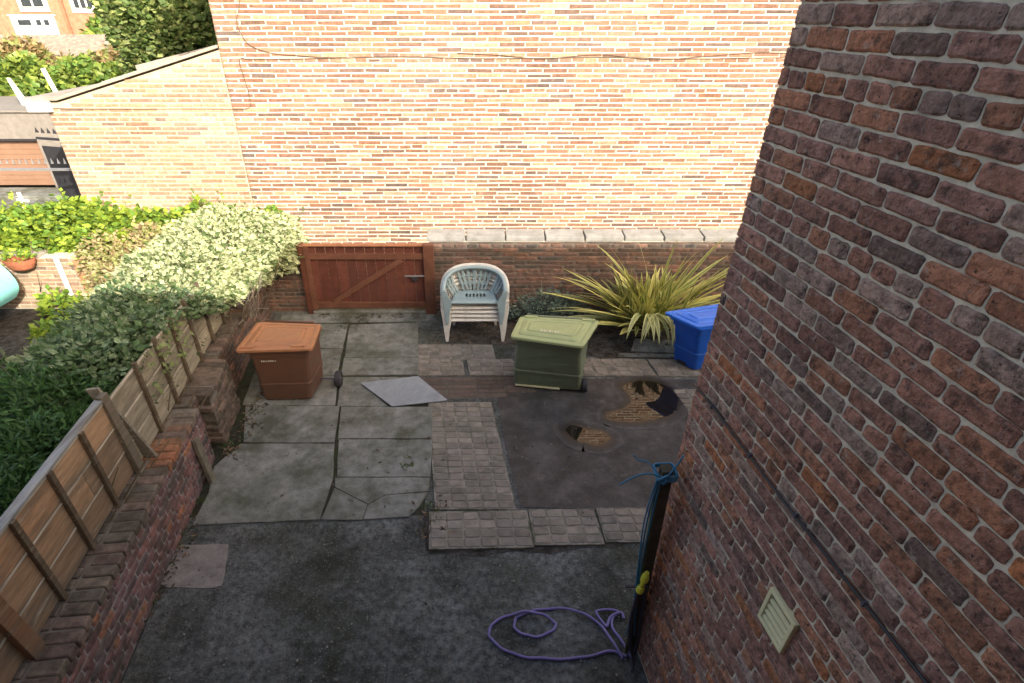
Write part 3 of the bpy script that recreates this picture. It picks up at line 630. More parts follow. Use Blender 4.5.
def bin_(name, label, base, top, zt, lid, lh, mb_, ml_, wheels, axis, notch=None, marks=None, lugs=None, panel=.15, rimc=None):
    c = sum((Vector(p) for p in base), Vector((0, 0))) / 4
    t = thing(name, label, 'wheelie bin', (c.x, c.y, 0), 'wheelie bins in the yard')
    m = MB(); rings = []
    for z, k in ((.035, .02), (.05, 0), (.28, 0), (.285, -.007), (.34, -.007), (.345, 0), (.55, 0), (zt - .13, 0), (zt - .125, -.012), (zt - .04, -.016), (zt - .035, -.035), (zt, -.035)):
        q = lerpq(base, top, (z - .05) / (zt - .05)); rings.append(rquad(insetq(q, k), .055, z, 5))
    m.loft(rings, True, True); body = m.build('body', mb_, t, smooth=False, bevel=.004)
    # shallow ribs on the front face
    # lid: overhanging rim, gently domed top, raised panel
    m = MB(); L = lid
    m.loft([rquad(insetq(L, .03), .05, lh - .045, 5), rquad(L, .06, lh - .04, 5), rquad(L, .06, lh - .008, 5), rquad(insetq(L, .012), .06, lh, 5), rquad(insetq(L, .05), .05, lh + .002, 5), rquad(insetq(L, .06), .05, lh - .008, 5),
            rquad(insetq(L, .085), .05, lh - .008, 5), rquad(insetq(L, .10), .05, lh + .008, 5), rquad(insetq(L, panel), .05, lh + .020, 5), rquad(insetq(L, panel + .012), .045, lh + .008, 5), rquad(insetq(L, panel + .03), .045, lh + .008, 5), rquad(insetq(L, panel + .045), .04, lh + .024, 5)], True, True)
    ld = m.build('lid', ml_, t, smooth=False, bevel=.003)
    if lugs:
        for (fa, fb) in lugs:
            a = Vector(L[fa[0]]).lerp(Vector(L[fa[1]]), fa[2]); d = (Vector(L[fa[1]]) - Vector(L[fa[0]])).normalized(); inn = Vector(fb) * .06
            m = MB(); p = a + inn
            m.bar((p.x - d.x * .09, p.y - d.y * .09, lh + .006), (p.x + d.x * .09, p.y + d.y * .09, lh + .006), .045, .03); m.build('hinge_lug', ml_, ld, bevel=.008)
    if marks:
        for nm, (p0, du, dv, w, h, n) in marks.items():
            m = MB(); p0 = Vector(p0); du = Vector(du).normalized(); dv = Vector(dv).normalized(); x = 0
            while x < w:
                ww = R.uniform(.4, 1.) * w / n * .7; hh = h * R.uniform(.6, 1)
                nn = du.cross(dv)
                P = [p0 + du * x - nn * .001, p0 + du * (x + ww) - nn * .001, p0 + du * (x + ww) + dv * hh - nn * .001, p0 + du * x + dv * hh - nn * .001]
                m.hexa(P + [q + nn * .004 for q in P]); x += w / n
            m.build(nm, M_mark, ld if nm == 'embossed_mark' else body)
    for w_ in wheels: wheel(t, w_, w_[2], axis, .075)
    if len(wheels) > 1:
        m = MB(); m.tube([wheels[0], wheels[1]], .012, 8); m.build('axle', M_rim, t)
    a, b = Vector(lid[2]), Vector(lid[3]); d = (b - a).normalized()
    m = MB(); o_ = (Vector(lid[2]) - Vector(lid[1])).normalized() * .045
    p, q = a.lerp(b, .12) + o_, a.lerp(b, .88) + o_
    m.tube([(p.x - o_.x, p.y - o_.y, lh - .05), (p.x, p.y, lh - .012), (q.x, q.y, lh - .012), (q.x - o_.x, q.y - o_.y, lh - .05)], .017, 8); m.build('handle', mb_, t, smooth=True)
    return t, body
t, b = bin_('wheelie_bin', 'brown wheelie bin with orange-brown lid beside the left wall', [(-2.92, 5.85), (-2.27, 5.87), (-2.22, 6.40), (-2.90, 6.40)], [(-2.90, 5.72), (-2.15, 5.76), (-2.14, 6.32), (-2.88, 6.34)], .93,
            [(-3.04, 5.66), (-2.07, 5.71), (-2.11, 6.34), (-3.01, 6.40)], .97, M_brown, M_brownlid, [(-1.97, 6.24, .12), (-2.98, 6.28, .12)], (1, .03, 0),
            marks={'printed_mark': ((-2.76, 5.717, .76), (1, .03, 0), (0, .0, 1), .20, .022, 9)}, lugs=[((0, 1, .14), (0, 1)), ((0, 1, .80), (0, 1))])
t, b = bin_('wheelie_bin', 'green wheelie bin with pale green lid in mid yard', [(.53, 6.20), (1.47, 6.05), (1.60, 6.55), (.68, 6.68)], [(.54, 6.08), (1.36, 5.86), (1.60, 6.42), (.68, 6.58)], .91,
            [(.45, 6.04), (1.37, 5.79), (1.72, 6.47), (.62, 6.60)], .95, M_green, M_greenlid, [(1.54, 6.12, .10), (.72, 6.50, .10)], (.97, -.2, 0),
            marks={'embossed_mark': ((.86, 6.13, .975), (.965, -.18, 0), (.2, .97, 0), .26, .05, 7)}, lugs=[((2, 3, .14), (-.1, -.4)), ((2, 3, .86), (0, -.4))])
m = MB(); m.bar((.56, 6.19, .055), (1.18, 6.085, .055), .02, .022, col=(1, 1, 1)); m.build('base_strip', M_mark if 0 else M_cream, t)
t, b = bin_('wheelie_bin', 'bright blue wheelie bin half hidden behind the brick wing', [(3.03, 6.88), (3.25, 6.56), (4.05, 6.78), (3.83, 7.1)], [(2.86, 6.78), (3.12, 6.45), (4.02, 6.70), (3.76, 7.05)], .83,
            [(2.74, 6.87), (3.07, 6.42), (4.06, 6.68), (3.72, 7.15)], .87, M_blue, M_bluelid, [(3.95, 6.66, .1), (3.75, 7.14, .1)], (.55, -.83, 0))
for (p, q) in (((3.085, 6.80), (3.165, 6.685)),):
    m = MB(); m.hexa([(p[0] - .01, p[1] - .008, .035), (q[0] - .01, q[1] - .008, .035), (q[0] + .05, q[1] + .05, .035), (p[0] + .05, p[1] + .05, .035), (p[0] - .016, p[1] - .014, .10), (q[0] - .016, q[1] - .014, .10), (q[0] + .05, q[1] + .05, .10), (p[0] + .05, p[1] + .05, .10)]); m.build('foot_recess', M_tyre, t)

# ------------------------------------------------------------------ stacked chairs
def chair(W, D, zb, za, m, label):
    t = thing('plastic_chair', label, 'chair', (0, 0, 0), 'stacked plastic garden chairs')
    # rim: one band from arm to arm round the back
    K = 36; mid = []
    for i in range(K + 1):
        a = -1 + 2 * i / K; th = a * math.pi / 2
        x = W * math.copysign(abs(math.sin(th)) ** .8, th); y = D * max(0, math.cos(th)) ** .75
        z = za + (zb - za) * max(0, math.cos(th)) ** .62; mid.append((Vector((x, y, z)), a))
    mb = MB(); rings = []
    for p, a in mid:
        n = Vector((p.x / W / W, p.y / D / D, 0)).normalized(); w = .034; h = .022
        rings.append([p - n * w - Vector((0, 0, h)), p + n * w - Vector((0, 0, h + .012)), p + n * (w + .006) + Vector((0, 0, h * .3)), p + n * w * .6 + Vector((0, 0, h)), p - n * w * .6 + Vector((0, 0, h))])
    mb.loft(rings); br = mb.build('backrest', m, t, smooth=True)
    # slats of the back, fanned
    def seat_pt(a): th = a * math.pi / 2; return Vector((W * .80 * math.sin(th), .06 + (D - .04) * .92 * max(0, math.cos(th)), .415))
    def rim_pt(a):
        i = (a + 1) / 2 * K; k = min(K - 1, int(i)); return mid[k][0].lerp(mid[k + 1][0], i - k)
    mb = MB()
    sl = [-.33, -.22, -.11, 0, .11, .22, .33]; fan = [.56, .67, .78]
    for a in sl + [s * f for f in fan for s in (-1, 1)]:
        w = .028 if abs(a) < .5 else .030
        A = [seat_pt(a * .86 - w), seat_pt(a * .86 + w), rim_pt(a + w), rim_pt(a - w)]
        nn = Vector((math.sin(a * 1.57), math.cos(a * 1.57), 0)) * .012
        mid1 = [A[0].lerp(A[3], .5) + nn * 1.5, A[1].lerp(A[2], .5) + nn * 1.5]
        mb.hexa([A[0], A[1], A[1] + nn, A[0] + nn, mid1[0], mid1[1], mid1[1] + nn, mid1[0] + nn]); mb.hexa([mid1[0], mid1[1], mid1[1] + nn, mid1[0] + nn, A[3], A[2], A[2] + nn, A[3] + nn])
    for f, th_ in ((.28, .04), (.62, .03)):      # cross bands tying the slats
        pr = None
        for i in range(17):
            a = -.36 + .72 * i / 16; A = seat_pt(a * .86).lerp(rim_pt(a), f); nn = Vector((math.sin(a * 1.57), math.cos(a * 1.57), 0)) * .014; A = A + nn * .8
            cur = [A - Vector((0, 0, th_ / 2)), A + nn - Vector((0, 0, th_ / 2)), A + nn + Vector((0, 0, th_ / 2)), A + Vector((0, 0, th_ / 2))]
            if pr: mb.hexa([pr[0], pr[1], cur[1], cur[0], pr[3], pr[2], cur[2], cur[3]])
            pr = cur
    mb.build('slats', m, br)
    # seat with slots, lip down at the front
    mb = MB(); nx_, ny_ = 24, 12; V = []; F = []
    for j in range(ny_ + 1):
        for i in range(nx_ + 1):
            fx = i / nx_ * 2 - 1; fy = j / ny_; wd = W * (.80 - .14 * fy)
            z = .405 - .02 * (1 - fx * fx) * math.sin(fy * 3.14) - (.034 * (1 - fy / .12) ** 2 if fy < .12 else 0) - (.02 if abs(fx) > .96 else 0)
            V.append((fx * wd, -.01 + fy * (D + .0), z))
    for j in range(ny_):
        for i in range(nx_):
            if j in (6, 7, 8) and 5 < i < 19 and i % 2: continue
            F.append((j * (nx_ + 1) + i, j * (nx_ + 1) + i + 1, (j + 1) * (nx_ + 1) + i + 1, (j + 1) * (nx_ + 1) + i))
    mb.add(V, F); st = mb.build('seat', m, t, smooth=True); so = st.modifiers.new('solid', 'SOLIDIFY'); so.thickness = .012; so.offset = -1
    for s in (-1, 1):
        mb = MB(); rg = []
        for z, xa, xb, ya, yb in ((za + .0, W - .035, W + .04, -.02, .07), (.50, W * .86, W + .03, -.025, .07), (.40, W * .74, W + .015, -.025, .08), (.2, W * .82, W - .0, -.03, .06), (0.0, W * .86, W - .025, -.035, .03)):
            q = [(s * xa, ya), (s * xb, ya), (s * xb, yb), (s * xb - s * .03, yb), (s * xb - s * .03, ya + .025), (s * xa, ya + .025)]
            if s < 0: q = q[::-1]
            rg.append([(x, y, z) for x, y in q])
        mb.loft(rg); mb.build('leg', m, t, bevel=.004)
        mb = MB(); rg = []
        for z, xa, xb, ya, yb in ((.42, W * .52, W * .70, D - .05, D - .02), (.2, W * .62, W * .74, D - .0, D + .03), (0., W * .68, W * .76, D + .04, D + .07)):
            q = [(s * xa, ya), (s * xb, ya), (s * xb, yb), (s * xa, yb)]
            if s < 0: q = q[::-1]
            rg.append([(x, y, z) for x, y in q])
        mb.loft(rg); mb.build('leg', m, t, bevel=.004)
    return t
def copy_tree(o, parent=None):
    c = o.copy(); COL.objects.link(c); c.parent = parent
    for ch in list(o.children): copy_tree(ch, c)
    return c
w0 = chair(.50, .45, .86, .60, M_white, 'white plastic chair at the bottom of the stack, feet on the paving')
lab = ['white plastic chair second from the bottom of the stack', 'white plastic chair third from the bottom in the middle of the stack', 'white plastic chair fourth from the bottom of the stack', 'white plastic chair directly beneath the blue-grey one on the stack']
whites = [w0] + [copy_tree(w0) for _ in range(4)]
for i, o in enumerate(whites):
    o.location = (-.02 + R.uniform(-.004, .004), 7.455 + .009 * i, .012 + .068 * i); o.rotation_euler = (0, 0, rad(R.uniform(-1.3, 1.3)))
    if i: o['label'] = lab[i - 1]
bl_ = chair(.475, .42, .80, .58, M_bluegrey, 'blue-grey plastic chair with slotted seat on top of the white chairs')
bl_.location = (-.025, 7.43, .012 + .068 * 5 - .01)

# ------------------------------------------------------------------ plants
def leaf(mb, p, d, up, l, w, c0, c1, fold=.15, xs=1.0):
    d = d.normalized(); s = d.cross(up)
    if s.length < 1e-3: s = d.cross(Vector((1, 0, 0)))
    s.normalize(); n = s.cross(d)
    v = [p, p + d * l * .45 + s * w - n * fold * w, p + d * l, p + d * l * .45 - s * w - n * fold * w]
    if xs != 1: v = [Vector((p.x + (q.x - p.x) * xs, q.y, q.z)) for q in v]
    mb.add(v, [(0, 1, 2, 3)], [c0, c1, c0, c1])
def rdir(): 
    z = R.uniform(-1, 1); a = R.uniform(0, 6.283); r = math.sqrt(1 - z * z); return Vector((r * math.cos(a), r * math.sin(a), z))
def foliage(clumps, dens, size, c_fn, aspect=.32, depth=.35, xs=1.5, lowz=-.3, jitter=.08, ns=2.5, gap=-.5, ok=None):
    mb = MB()
    for (c, rx, ry, rz) in clumps:
        n = int(dens * (rx * ry + rx * rz + ry * rz) * 2.2); c = Vector(c)
        for _ in range(n):
            d = rdir()
            if d.z < lowz: continue
            q = c + Vector((d.x * rx, d.y * ry, d.z * rz))
            nz = noise.noise((q.x * ns, q.y * ns, q.z * ns)); 
            if nz < gap: continue
            k = 1 - depth * R.random() ** 1.6 + nz * .16
            p = c + Vector((d.x * rx * k, d.y * ry * k, d.z * rz * k)) + rdir() * jitter * R.random()
            if p.z < .03 or (ok and not ok(p)): continue
            o = (d + rdir() * .9).normalized(); o.z = o.z * .7 + .1; l = size * R.uniform(.6, 1.35)
            c0, c1 = c_fn(nz)
            if R.random() < .006 and d.z > -.1:
                sdn = (d + Vector((0, 0, .6)) + rdir() * .5).normalized(); sl0 = size * R.uniform(1.5, 4)
                for q_ in range(7):
                    pp = p + sdn * sl0 * q_ / 6; leaf(mb, pp, (sdn + rdir() * .9).normalized(), rdir(), l * .8, l * aspect * .8, c0, c1, .2, xs)
            leaf(mb, p, o, (d + rdir() * .6).normalized(), l, l * aspect, c0, c1, .2, xs)
    return mb
def var_(c, k=.25):
    f = R.uniform(1 - k, 1 + k); return tuple(q * f for q in c)
def twigs(mb, c, r, h, n, col, rad_=.008):
    for _ in range(n):
        a = R.uniform(0, 6.28); b = Vector(c) + Vector((math.cos(a) * r * .3, math.sin(a) * r * .3, 0)); e = b + Vector((math.cos(a) * r * R.random(), math.sin(a) * r * R.random(), h * R.uniform(.6, 1)))
        mb.tube([b, b.lerp(e, .5) + rdir() * .05, e], [rad_, rad_ * .7, rad_ * .35], 5, col)
def plant(name, label, cat, base, mb_leaf, stems, group=None, mat=None, part='foliage'):
    t = thing(name, label, cat, base, group); mb_leaf.build(part, mat or M_leaf, t)
    if stems: stems.build('stems', M_twig, t, smooth=True)
    return t
# variegated hedge
def ok_hedge(p):
    f = yx(FX, p.y) - .07
    over = .06 + max(0, p.z - 1.55) * .8 if p.y < 5.5 else .06 + (p.y - 5.5) * .45 + max(0, p.z - 1.3) * .4
    return p.x < f or (p.x < f + over and p.z > 1.5 - max(0, p.y - 5.3) * .25 + noise.noise((p.y * 3, 0, 0)) * .1)
def ok_shrub(p):
    f = yx(FX, p.y) - .24
    return p.x < f or (p.z > 1.66 and p.x < f + .07)
def c_var_lit(nz):  # far clumps: leaf colours paled to paint sunlight on them
    if R.random() < .78:
        return var_((.32, .39, .17), .25), var_((.86, .86, .60), .1)
    return var_((.10, .16, .05), .3), var_((.20, .27, .12), .2)
def c_var_shade(nz):  # near clumps: greener, darker leaf colours paint the house shade into them
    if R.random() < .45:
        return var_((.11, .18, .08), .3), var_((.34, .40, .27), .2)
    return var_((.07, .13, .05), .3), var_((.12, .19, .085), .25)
cl = []
for i in range(9):
    y = 4.65 + i * .53; x = -3.98 - .035 * i + R.uniform(-.06, .06); cl.append(((x, y, 1.12 + R.uniform(-.04, .05)), .72 + .02 * i + R.uniform(0, .08), .52, .66 + R.uniform(-.03, .05)))
for i in range(6):
    y = 5.3 + i * .62; cl.append(((yx(-2.95, y) + R.uniform(-.08, .1), y, 1.22 + R.uniform(-.05, .06)), .42, .42, .34 + R.uniform(0, .06)))
for (x, y, z) in ((-3.45, 8.4, 1.2), (-3.6, 9.0, 1.15), (-4.7, 6.4, 1.05), (-4.8, 7.2, 1.1), (-4.75, 8.1, 1.1), (-4.35, 8.95, 1.15)): cl.append(((x, y, z), .5, .45, .5))
sm = MB(); 
for y in (4.8, 5.8, 6.8, 7.8, 8.8): twigs(sm, (-4.0, y, 0), .8, 1.5, 10, (.12, .09, .06), .016)
hm = foliage([c for c in cl if c[0][1] >= 6.0], 2300, .064, c_var_lit, .33, .38, 1.35, -.75, .09, 2.6, -.42, ok_hedge)
hn = foliage([c for c in cl if c[0][1] < 6.0], 2100, .070, c_var_shade, .30, .38, 1.35, -.75, .09, 2.6, -.42, ok_hedge); hm.add(hn.v, hn.f, hn.c)
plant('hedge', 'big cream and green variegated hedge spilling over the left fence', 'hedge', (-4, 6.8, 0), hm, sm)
# fine dark green shrub
def c_dk(nz): 
    c = var_((.045, .105, .028), .35); return c, tuple(q * 1.25 for q in c)
cl = [((-4.15, 4.1, .95), .85, .55, .68), ((-3.78, 3.5, .98), .62, .6, .62), ((-3.72, 2.8, .95), .6, .6, .62), ((-3.66, 2.1, .9), .6, .6, .62), ((-4.6, 3.3, .95), .8, .8, .6), ((-5.0, 4.4, .85), .8, .6, .6), ((-4.5, 2.3, .9), .8, .7, .6)]
sm = MB(); twigs(sm, (-4, 3.2, 0), 1.0, 1.3, 24, (.10, .08, .05), .014)
plant('shrub', 'fine-leaved dark green shrub behind the fence at the left edge', 'shrub', (-4.1, 3.2, 0), foliage(cl, 2600, .085, c_dk, .13, .3, 1.3, -.4, .10, 4.5, -.35, ok_shrub), sm)
def c_sage(nz): return var_((.16, .20, .10), .3), var_((.26, .30, .17), .3)
cl = [((-4.75, 5.15, .75), .5, .4, .6), ((-5.2, 5.5, .55), .5, .4, .45)]
sm = MB(); twigs(sm, (-4.9, 5.2, 0), .5, 1.5, 16, (.12, .1, .06), .01)
plant('bush', 'loose grey-green leafy bush between dark shrub and turquoise plastic shape', 'bush', (-4.9, 5.2, 0), foliage(cl, 500, .15, c_sage, .30, .5, 1.3, -.6, .18), sm)
# sunny left gardens
def c_lime(nz): 
    c = var_((.26, .36, .045) if R.random() < .6 else (.13, .24, .04), .3); return c, c
cl = [((-9.6 + i * .62, 9.15 + R.uniform(-.1, .15), .95 + R.uniform(-.05, .12)), .55, .42, .72) for i in range(6)] + [((-9.9, 9.2, 1.0), .6, .45, .65)]
sm = MB(); twigs(sm, (-8.4, 9.1, 0), 1.3, 1.4, 20, (.12, .1, .06), .012)
plant('hedge', 'lime green leafy hedge behind the sunlit garden wall', 'hedge', (-8.2, 9.2, 0), foliage(cl, 1500, .095, c_lime, .38, .4, 1.4, -.5, .1), sm)
cl = [((-6.3 + i * .42, 9.6, 1.0 + R.uniform(-.05, .08)), .34, .16, .52 + R.uniform(-.06, .06)) for i in range(7)]
sm = MB(); twigs(sm, (-5.2, 9.6, 0), 1.0, 1.2, 14, (.12, .1, .06), .01)
plant('climber', 'thin yellow-green climber along the foot of the outbuilding wall', 'climber', (-5.2, 9.6, 0), foliage(cl, 900, .10, c_lime, .4, .5, 1.3, -.8, .06), sm)
def c_beige(nz): 
    c = var_((.46, .36, .20) if R.random() < .55 else (.30, .32, .12), .3); return c, tuple(q * 1.1 for q in c)
cl = [((-6.25, 8.75, .85), .6, .5, .55), ((-5.65, 8.9, .95), .5, .45, .5), ((-5.6, 8.0, .6), .5, .5, .5), ((-6.0, 8.2, .6), .5, .45, .5)]
sm = MB(); twigs(sm, (-6, 8.7, 0), .7, 1.2, 20, (.3, .22, .13), .008)
plant('bush', 'pale dry flowering bush between lime hedge and variegated hedge', 'bush', (-6, 8.6, 0), foliage(cl, 1400, .075, c_beige, .35, .5, 1.3, -.5, .09), sm)
cl = [((-6.75, 7.35, .15), .3, .25, .28), ((-7.3, 8.25, .2), .25, .2, .3), ((-6.6, 8.1, .2), .3, .25, .35)]
plant('ground_plants', 'low lime plants at the foot of the sunlit garden wall', 'plant', (-7, 7.8, 0), foliage(cl, 700, .10, c_lime, .4, .6, 1.3, -.2, .08), None)
# phormium
def strap(mb, b, az, l, el, droop, w, ce, cm, xs=1.25, tw=0):
    pts = []; p = Vector(b); n = 9
    h = Vector((math.cos(az), math.sin(az), 0))
    for i in range(n + 1):
        t = i / n; e = el - droop * t * t
        pts.append(p.copy()); st = (h * math.cos(e) + Vector((0, 0, math.sin(e)))) * l / n; st.x *= xs; p = p + st
    V = []; C = []
    sd = Vector((-h.y, h.x, 0)); sd = (sd * math.cos(tw) + Vector((0, 0, 1)) * math.sin(tw))
    for i, q in enumerate(pts):
        t = i / n; ww = w * (.55 + .6 * t if t < .55 else .88 * (1 - ((t - .55) / .45) ** 1.8) + .02)
        V += [q - sd * ww + Vector((0, 0, ww * .25)), q - sd * ww * .35, q + sd * ww * .35, q + sd * ww + Vector((0, 0, ww * .25))]; C += [ce, cm, cm, ce]
    F = [(i * 4 + k, i * 4 + k + 1, i * 4 + 5 + k, i * 4 + 4 + k) for i in range(n) for k in range(3)]
    mb.add(V, F, C)
mb = MB()
for i in range(250):
    a = R.uniform(0, 2 * math.pi); u = R.random(); el = rad(12 + 76 * u ** .8); l = R.uniform(1.0, 1.65)
    dr = rad(R.uniform(4, 38)) * (1 if u < .7 else .5)
    if math.sin(a) > .3: l *= .62; el = max(el, rad(50))
    if math.sin(a) < -.5: l *= .66; el = max(el, rad(25))
    k = R.uniform(.75, 1.2); ce = (.80 * k, .74 * k, .24 * k); cm = (.20 * k, .25 * k, .07 * k) if R.random() < .7 else (.52 * k, .52 * k, .17 * k)
    strap(mb, (2.88 + R.gauss(0, .16), 7.80 + R.gauss(0, .08), .12), a, l, el, dr, R.uniform(.030, .050), ce, cm, 1.3, R.uniform(-.6, .6))
for i in range(10):
    strap(mb, (2.85 + R.gauss(0, .15), 7.66, .35), -1.57 + R.uniform(-.6, .5), R.uniform(.8, 1.25), rad(35), rad(R.uniform(100, 150)), .045, (.66, .64, .28), (.26, .3, .12), 1.2, R.uniform(-.4, .4))
for i in range(7):
    strap(mb, (2.7, 7.75, .15), 3.14 + R.uniform(-.25, .4), R.uniform(1.3, 1.6), rad(R.uniform(18, 34)), rad(R.uniform(25, 55)), .028, (.55, .52, .22), (.2, .24, .09), 1.2, R.uniform(-.4, .4))
t = plant('strap_leaf_plant', 'large spiky yellow and green striped strap-leaf plant by the back wall', 'plant', (2.75, 7.78, 0), mb, None, mat=M_gloss_leaf)
def c_grey(nz): return var_((.13, .19, .15), .3), var_((.20, .27, .22), .3)
sm = MB(); twigs(sm, (1.25, 8.0, 0), .5, .7, 30, (.22, .24, .18), .006)
plant('bush', 'small grey-green bush behind the green bin', 'bush', (1.25, 8.0, 0), foliage([((1.25, 8.0, .28), .42, .3, .34), ((.85, 8.1, .2), .3, .25, .25), ((1.6, 8.1, .22), .3, .25, .26)], 1100, .06, c_grey, .3, .7, 1.3, -.4, .1), sm)
sm = MB()
for i in range(20):
    b = Vector((-3.33 + R.gauss(0, .08), 7.0 + R.gauss(0, .12), .72)); e = b + Vector((R.uniform(-.1, .45), R.uniform(-.2, .35), R.uniform(.1, .55)))
    sm.tube([b, b.lerp(e, .5) + Vector((0, 0, .08)), e], .006, 4, var_((.20, .175, .14)))
t = thing('dry_stems', 'tangle of pale dry stems in the corner behind the brown bin', 'dry stems', (-3.3, 7.0, .7)); sm.build('stems', M_twig, t)
sm = MB()      # ivy trail over the pale fence boards
for i in range(60):
    y = R.uniform(4.5, 5.6); z = 1.62 - R.random() ** 1.5 * .5; c = var_((.16, .2, .08))
    leaf(sm, fp(y, z, .02 + R.uniform(0, .03)), Vector((.4, R.uniform(-1, 1), R.uniform(-1.2, .1))), Vector((1, 0, 0)), R.uniform(.05, .1), .025, c, tuple(q * 1.6 for q in c), .2, 1)
t = thing('trailing_ivy', 'loose hedge trails hanging over the pale fence boards', 'climber', tuple(fp(5, 1.6))); sm.build('foliage', M_leaf, t)

# ------------------------------------------------------------------ sunny left garden objects
gw = thing('garden_wall', 'bright sunlit low brick wall in the left neighbour garden', 'wall', (-8.5, 8.6, 0))
mb = MB(); brickwork(mb, (-12, 8.6, 0), (1, 0, 0), (0, -1, 0), 5.05, .98, .415, .0752, .013, LB, lambda r: r % 6 == 4, prot=.007, back=.03, jit=.003)
mb.box((-11.998, 8.603, -.03), (-6.95, 8.80, 1.0), (1, 1, 1), 1); mb.build('wall', [M_gbrick, M_gmortar], gw)
mb = MB(); mb.box((-12, 8.57, 1.0), (-7.5, 8.83, 1.045)); mb.build('coping', M_stone, gw, bevel=.01)
mb = MB(); mb.box((-6.95, 8.55, 0), (-6.72, 8.82, .95)); mb.build('end_pier', surf('orange_brick', (.42, .22, .11), .9, .3, 8, (.6, .45, .3), 5, .5, .7, .5, .3), gw, bevel=.012)
mb = MB(); mb.bar((-7.18, 8.50, 0), (-7.16, 8.50, 1.04), .06, .06, up=(0, 1, 0)); t = thing('white_post', 'thin white post standing against the sunlit garden wall', 'post', (-7.17, 8.5, 0)); mb.build('post', M_wpaint, t, bevel=.008)
pt = thing('wall_planter', 'terracotta basket planter fixed on the sunlit garden wall', 'planter', (-7.73, 8.42, .9))
mb = MB(); rg = []
for z, rx, ry in ((.84, .10, .07), (.88, .19, .12), (.97, .25, .15), (1.04, .27, .16), (1.04, .24, .14), (1.0, .22, .13)):
    rg.append([(-7.73 + rx * math.cos(t), 8.42 + ry * math.sin(t), z) for t in [k * math.pi / 10 for k in range(20)]])
mb.loft(rg); mb.build('basket', M_terr, pt, smooth=False)
foliage([((-7.73, 8.42, 1.06), .25, .14, .11)], 1800, .06, c_lime, .35, .4, 1.3, -.1, .03).build('foliage', M_leaf, pt)
tq = thing('play_slide', 'pale turquoise rounded plastic slide end cut off at the left edge', 'slide', (-7.9, 7.8, 0))
mb = MB(); outl = cat_pts([(-8.9, 0, 1.6), (-7.98, 0, 1.25), (-7.72, 0, 1.0), (-7.64, 0, .74), (-7.72, 0, .55), (-7.95, 0, .42), (-8.9, 0, .30)], 5)
outl = [(p.x, p.z) for p in outl]
rg = []
for y, k in ((7.62, .05), (7.66, 0), (8.1, 0), (8.14, .05)):
    rg.append([(x - k, y, .95 + (z - .95) * (1 - k)) for x, z in outl])
mb.loft(rg); mb.build('panel', M_turq, tq, smooth=False, bevel=.02)
mb = MB(); mb.box((-8.5, 7.7, 0), (-8.4, 8.05, .6)); mb.build('leg', M_iron, tq)
st = thing('white_stake', 'white stake with crosspiece sticking out of the lime hedge', 'stake', (-8.25, 9.55, 0))
mb = MB(); mb.bar((-8.12, 9.42, .6), (-8.25, 9.62, 1.82), .05, .04, up=(0, 1, 0)); mb.build('stake', M_wpaint, st, bevel=.005)
mb = MB(); mb.bar((-8.30, 9.58, 1.70), (-8.10, 9.58, 1.67), .03, .03); mb.build('crosspiece', M_wpaint, st)

# ------------------------------------------------------------------ across the road: garage, railings, far greenery, houses
ga = thing('garage', 'brown slatted garage door under grey render at the left edge', 'garage', (-16, 16.2, 0))
mb = MB(); mb.box((-30, 16.22, 1.46), (-12.05, 19, 2.18)); mb.box((-12.7, 16.22, 0), (-12.05, 19, 1.46)); mb.build('wall', M_render, ga)
mb = MB()
for i in range(9): mb.box((-30, 16.34 + .004 * (i % 2), .10 + i * .15), (-12.7, 16.42, .245 + i * .15))
mb.build('door', M_door, ga, bevel=.006)
mb = MB(); mb.box((-30, 16.2, 1.40), (-12.72, 16.36, 1.45)); mb.build('lintel', M_iron, ga)
mb = MB(); mb.box((-30, 16.15, 2.18), (-12.0, 19.1, 2.23)); mb.build('roof', M_render, ga)
def railing(name, label, a, b, h, n, br, mat, spike=.12, sheet=0):
    a, b = Vector(a), Vector(b); t = thing(name, label, 'railing', tuple(a))
    for z in (.12, h - .12):
        m = MB(); m.bar(a + Vector((0, 0, z)), b + Vector((0, 0, z)), .04, .05); m.build('rail', mat, t)
    m = MB()
    for i in range(n):
        p = a.lerp(b, (i + .5) / n); r = br
        m.bar(p, p + Vector((0, 0, h)), br * 1.6, br * 1.6); q = p + Vector((0, 0, h))
        m.add([q + Vector((-r * 1.8, -r, 0)), q + Vector((r * 1.8, -r, 0)), q + Vector((r * 1.8, r, 0)), q + Vector((-r * 1.8, r, 0)), q + Vector((0, 0, spike))], [(0, 1, 4), (1, 2, 4), (2, 3, 4), (3, 0, 4)])
    m.build('bars', mat, t)
    if sheet:
        m = MB(); o = Vector((0, .05, 0)); m.hexa([a + o, b + o, b + o * 1.4, a + o * 1.4] + [q + Vector((0, 0, h - .3)) for q in (a + o, b + o, b + o * 1.4, a + o * 1.4)]); m.build('panel', M_iron, t)
    return t
railing('iron_gate', 'dark spiked iron gate beside the garage against the outbuilding corner', (-9.85, 12.6, 0), (-8.4, 12.2, 0), 2.30, 9, .019, M_iron, sheet=1)
railing('spiked_railing', 'low grey spiked railing in front of the brown garage', (-11.5, 11.5, .0), (-8.0, 11.5, .0), 1.88, 26, .013, M_steel)
mb = MB(); mb.box((-11.9, 15.9, 0), (-9.0, 16.1, 1.3)); t = thing('dark_fence', 'dark board fence behind the iron gate', 'fence', (-10.4, 16, 0)); mb.build('boards', M_dark_wood, t)
def c_far(nz):
    c = var_((.20, .27, .05) if R.random() < .55 else (.10, .18, .035), .35); return c, c
cl = [((-17.6 + i * .95, 20.6 + R.uniform(-.3, .3), 1.6 + R.uniform(-.2, .25)), .9, .8, 1.45) for i in range(7)]
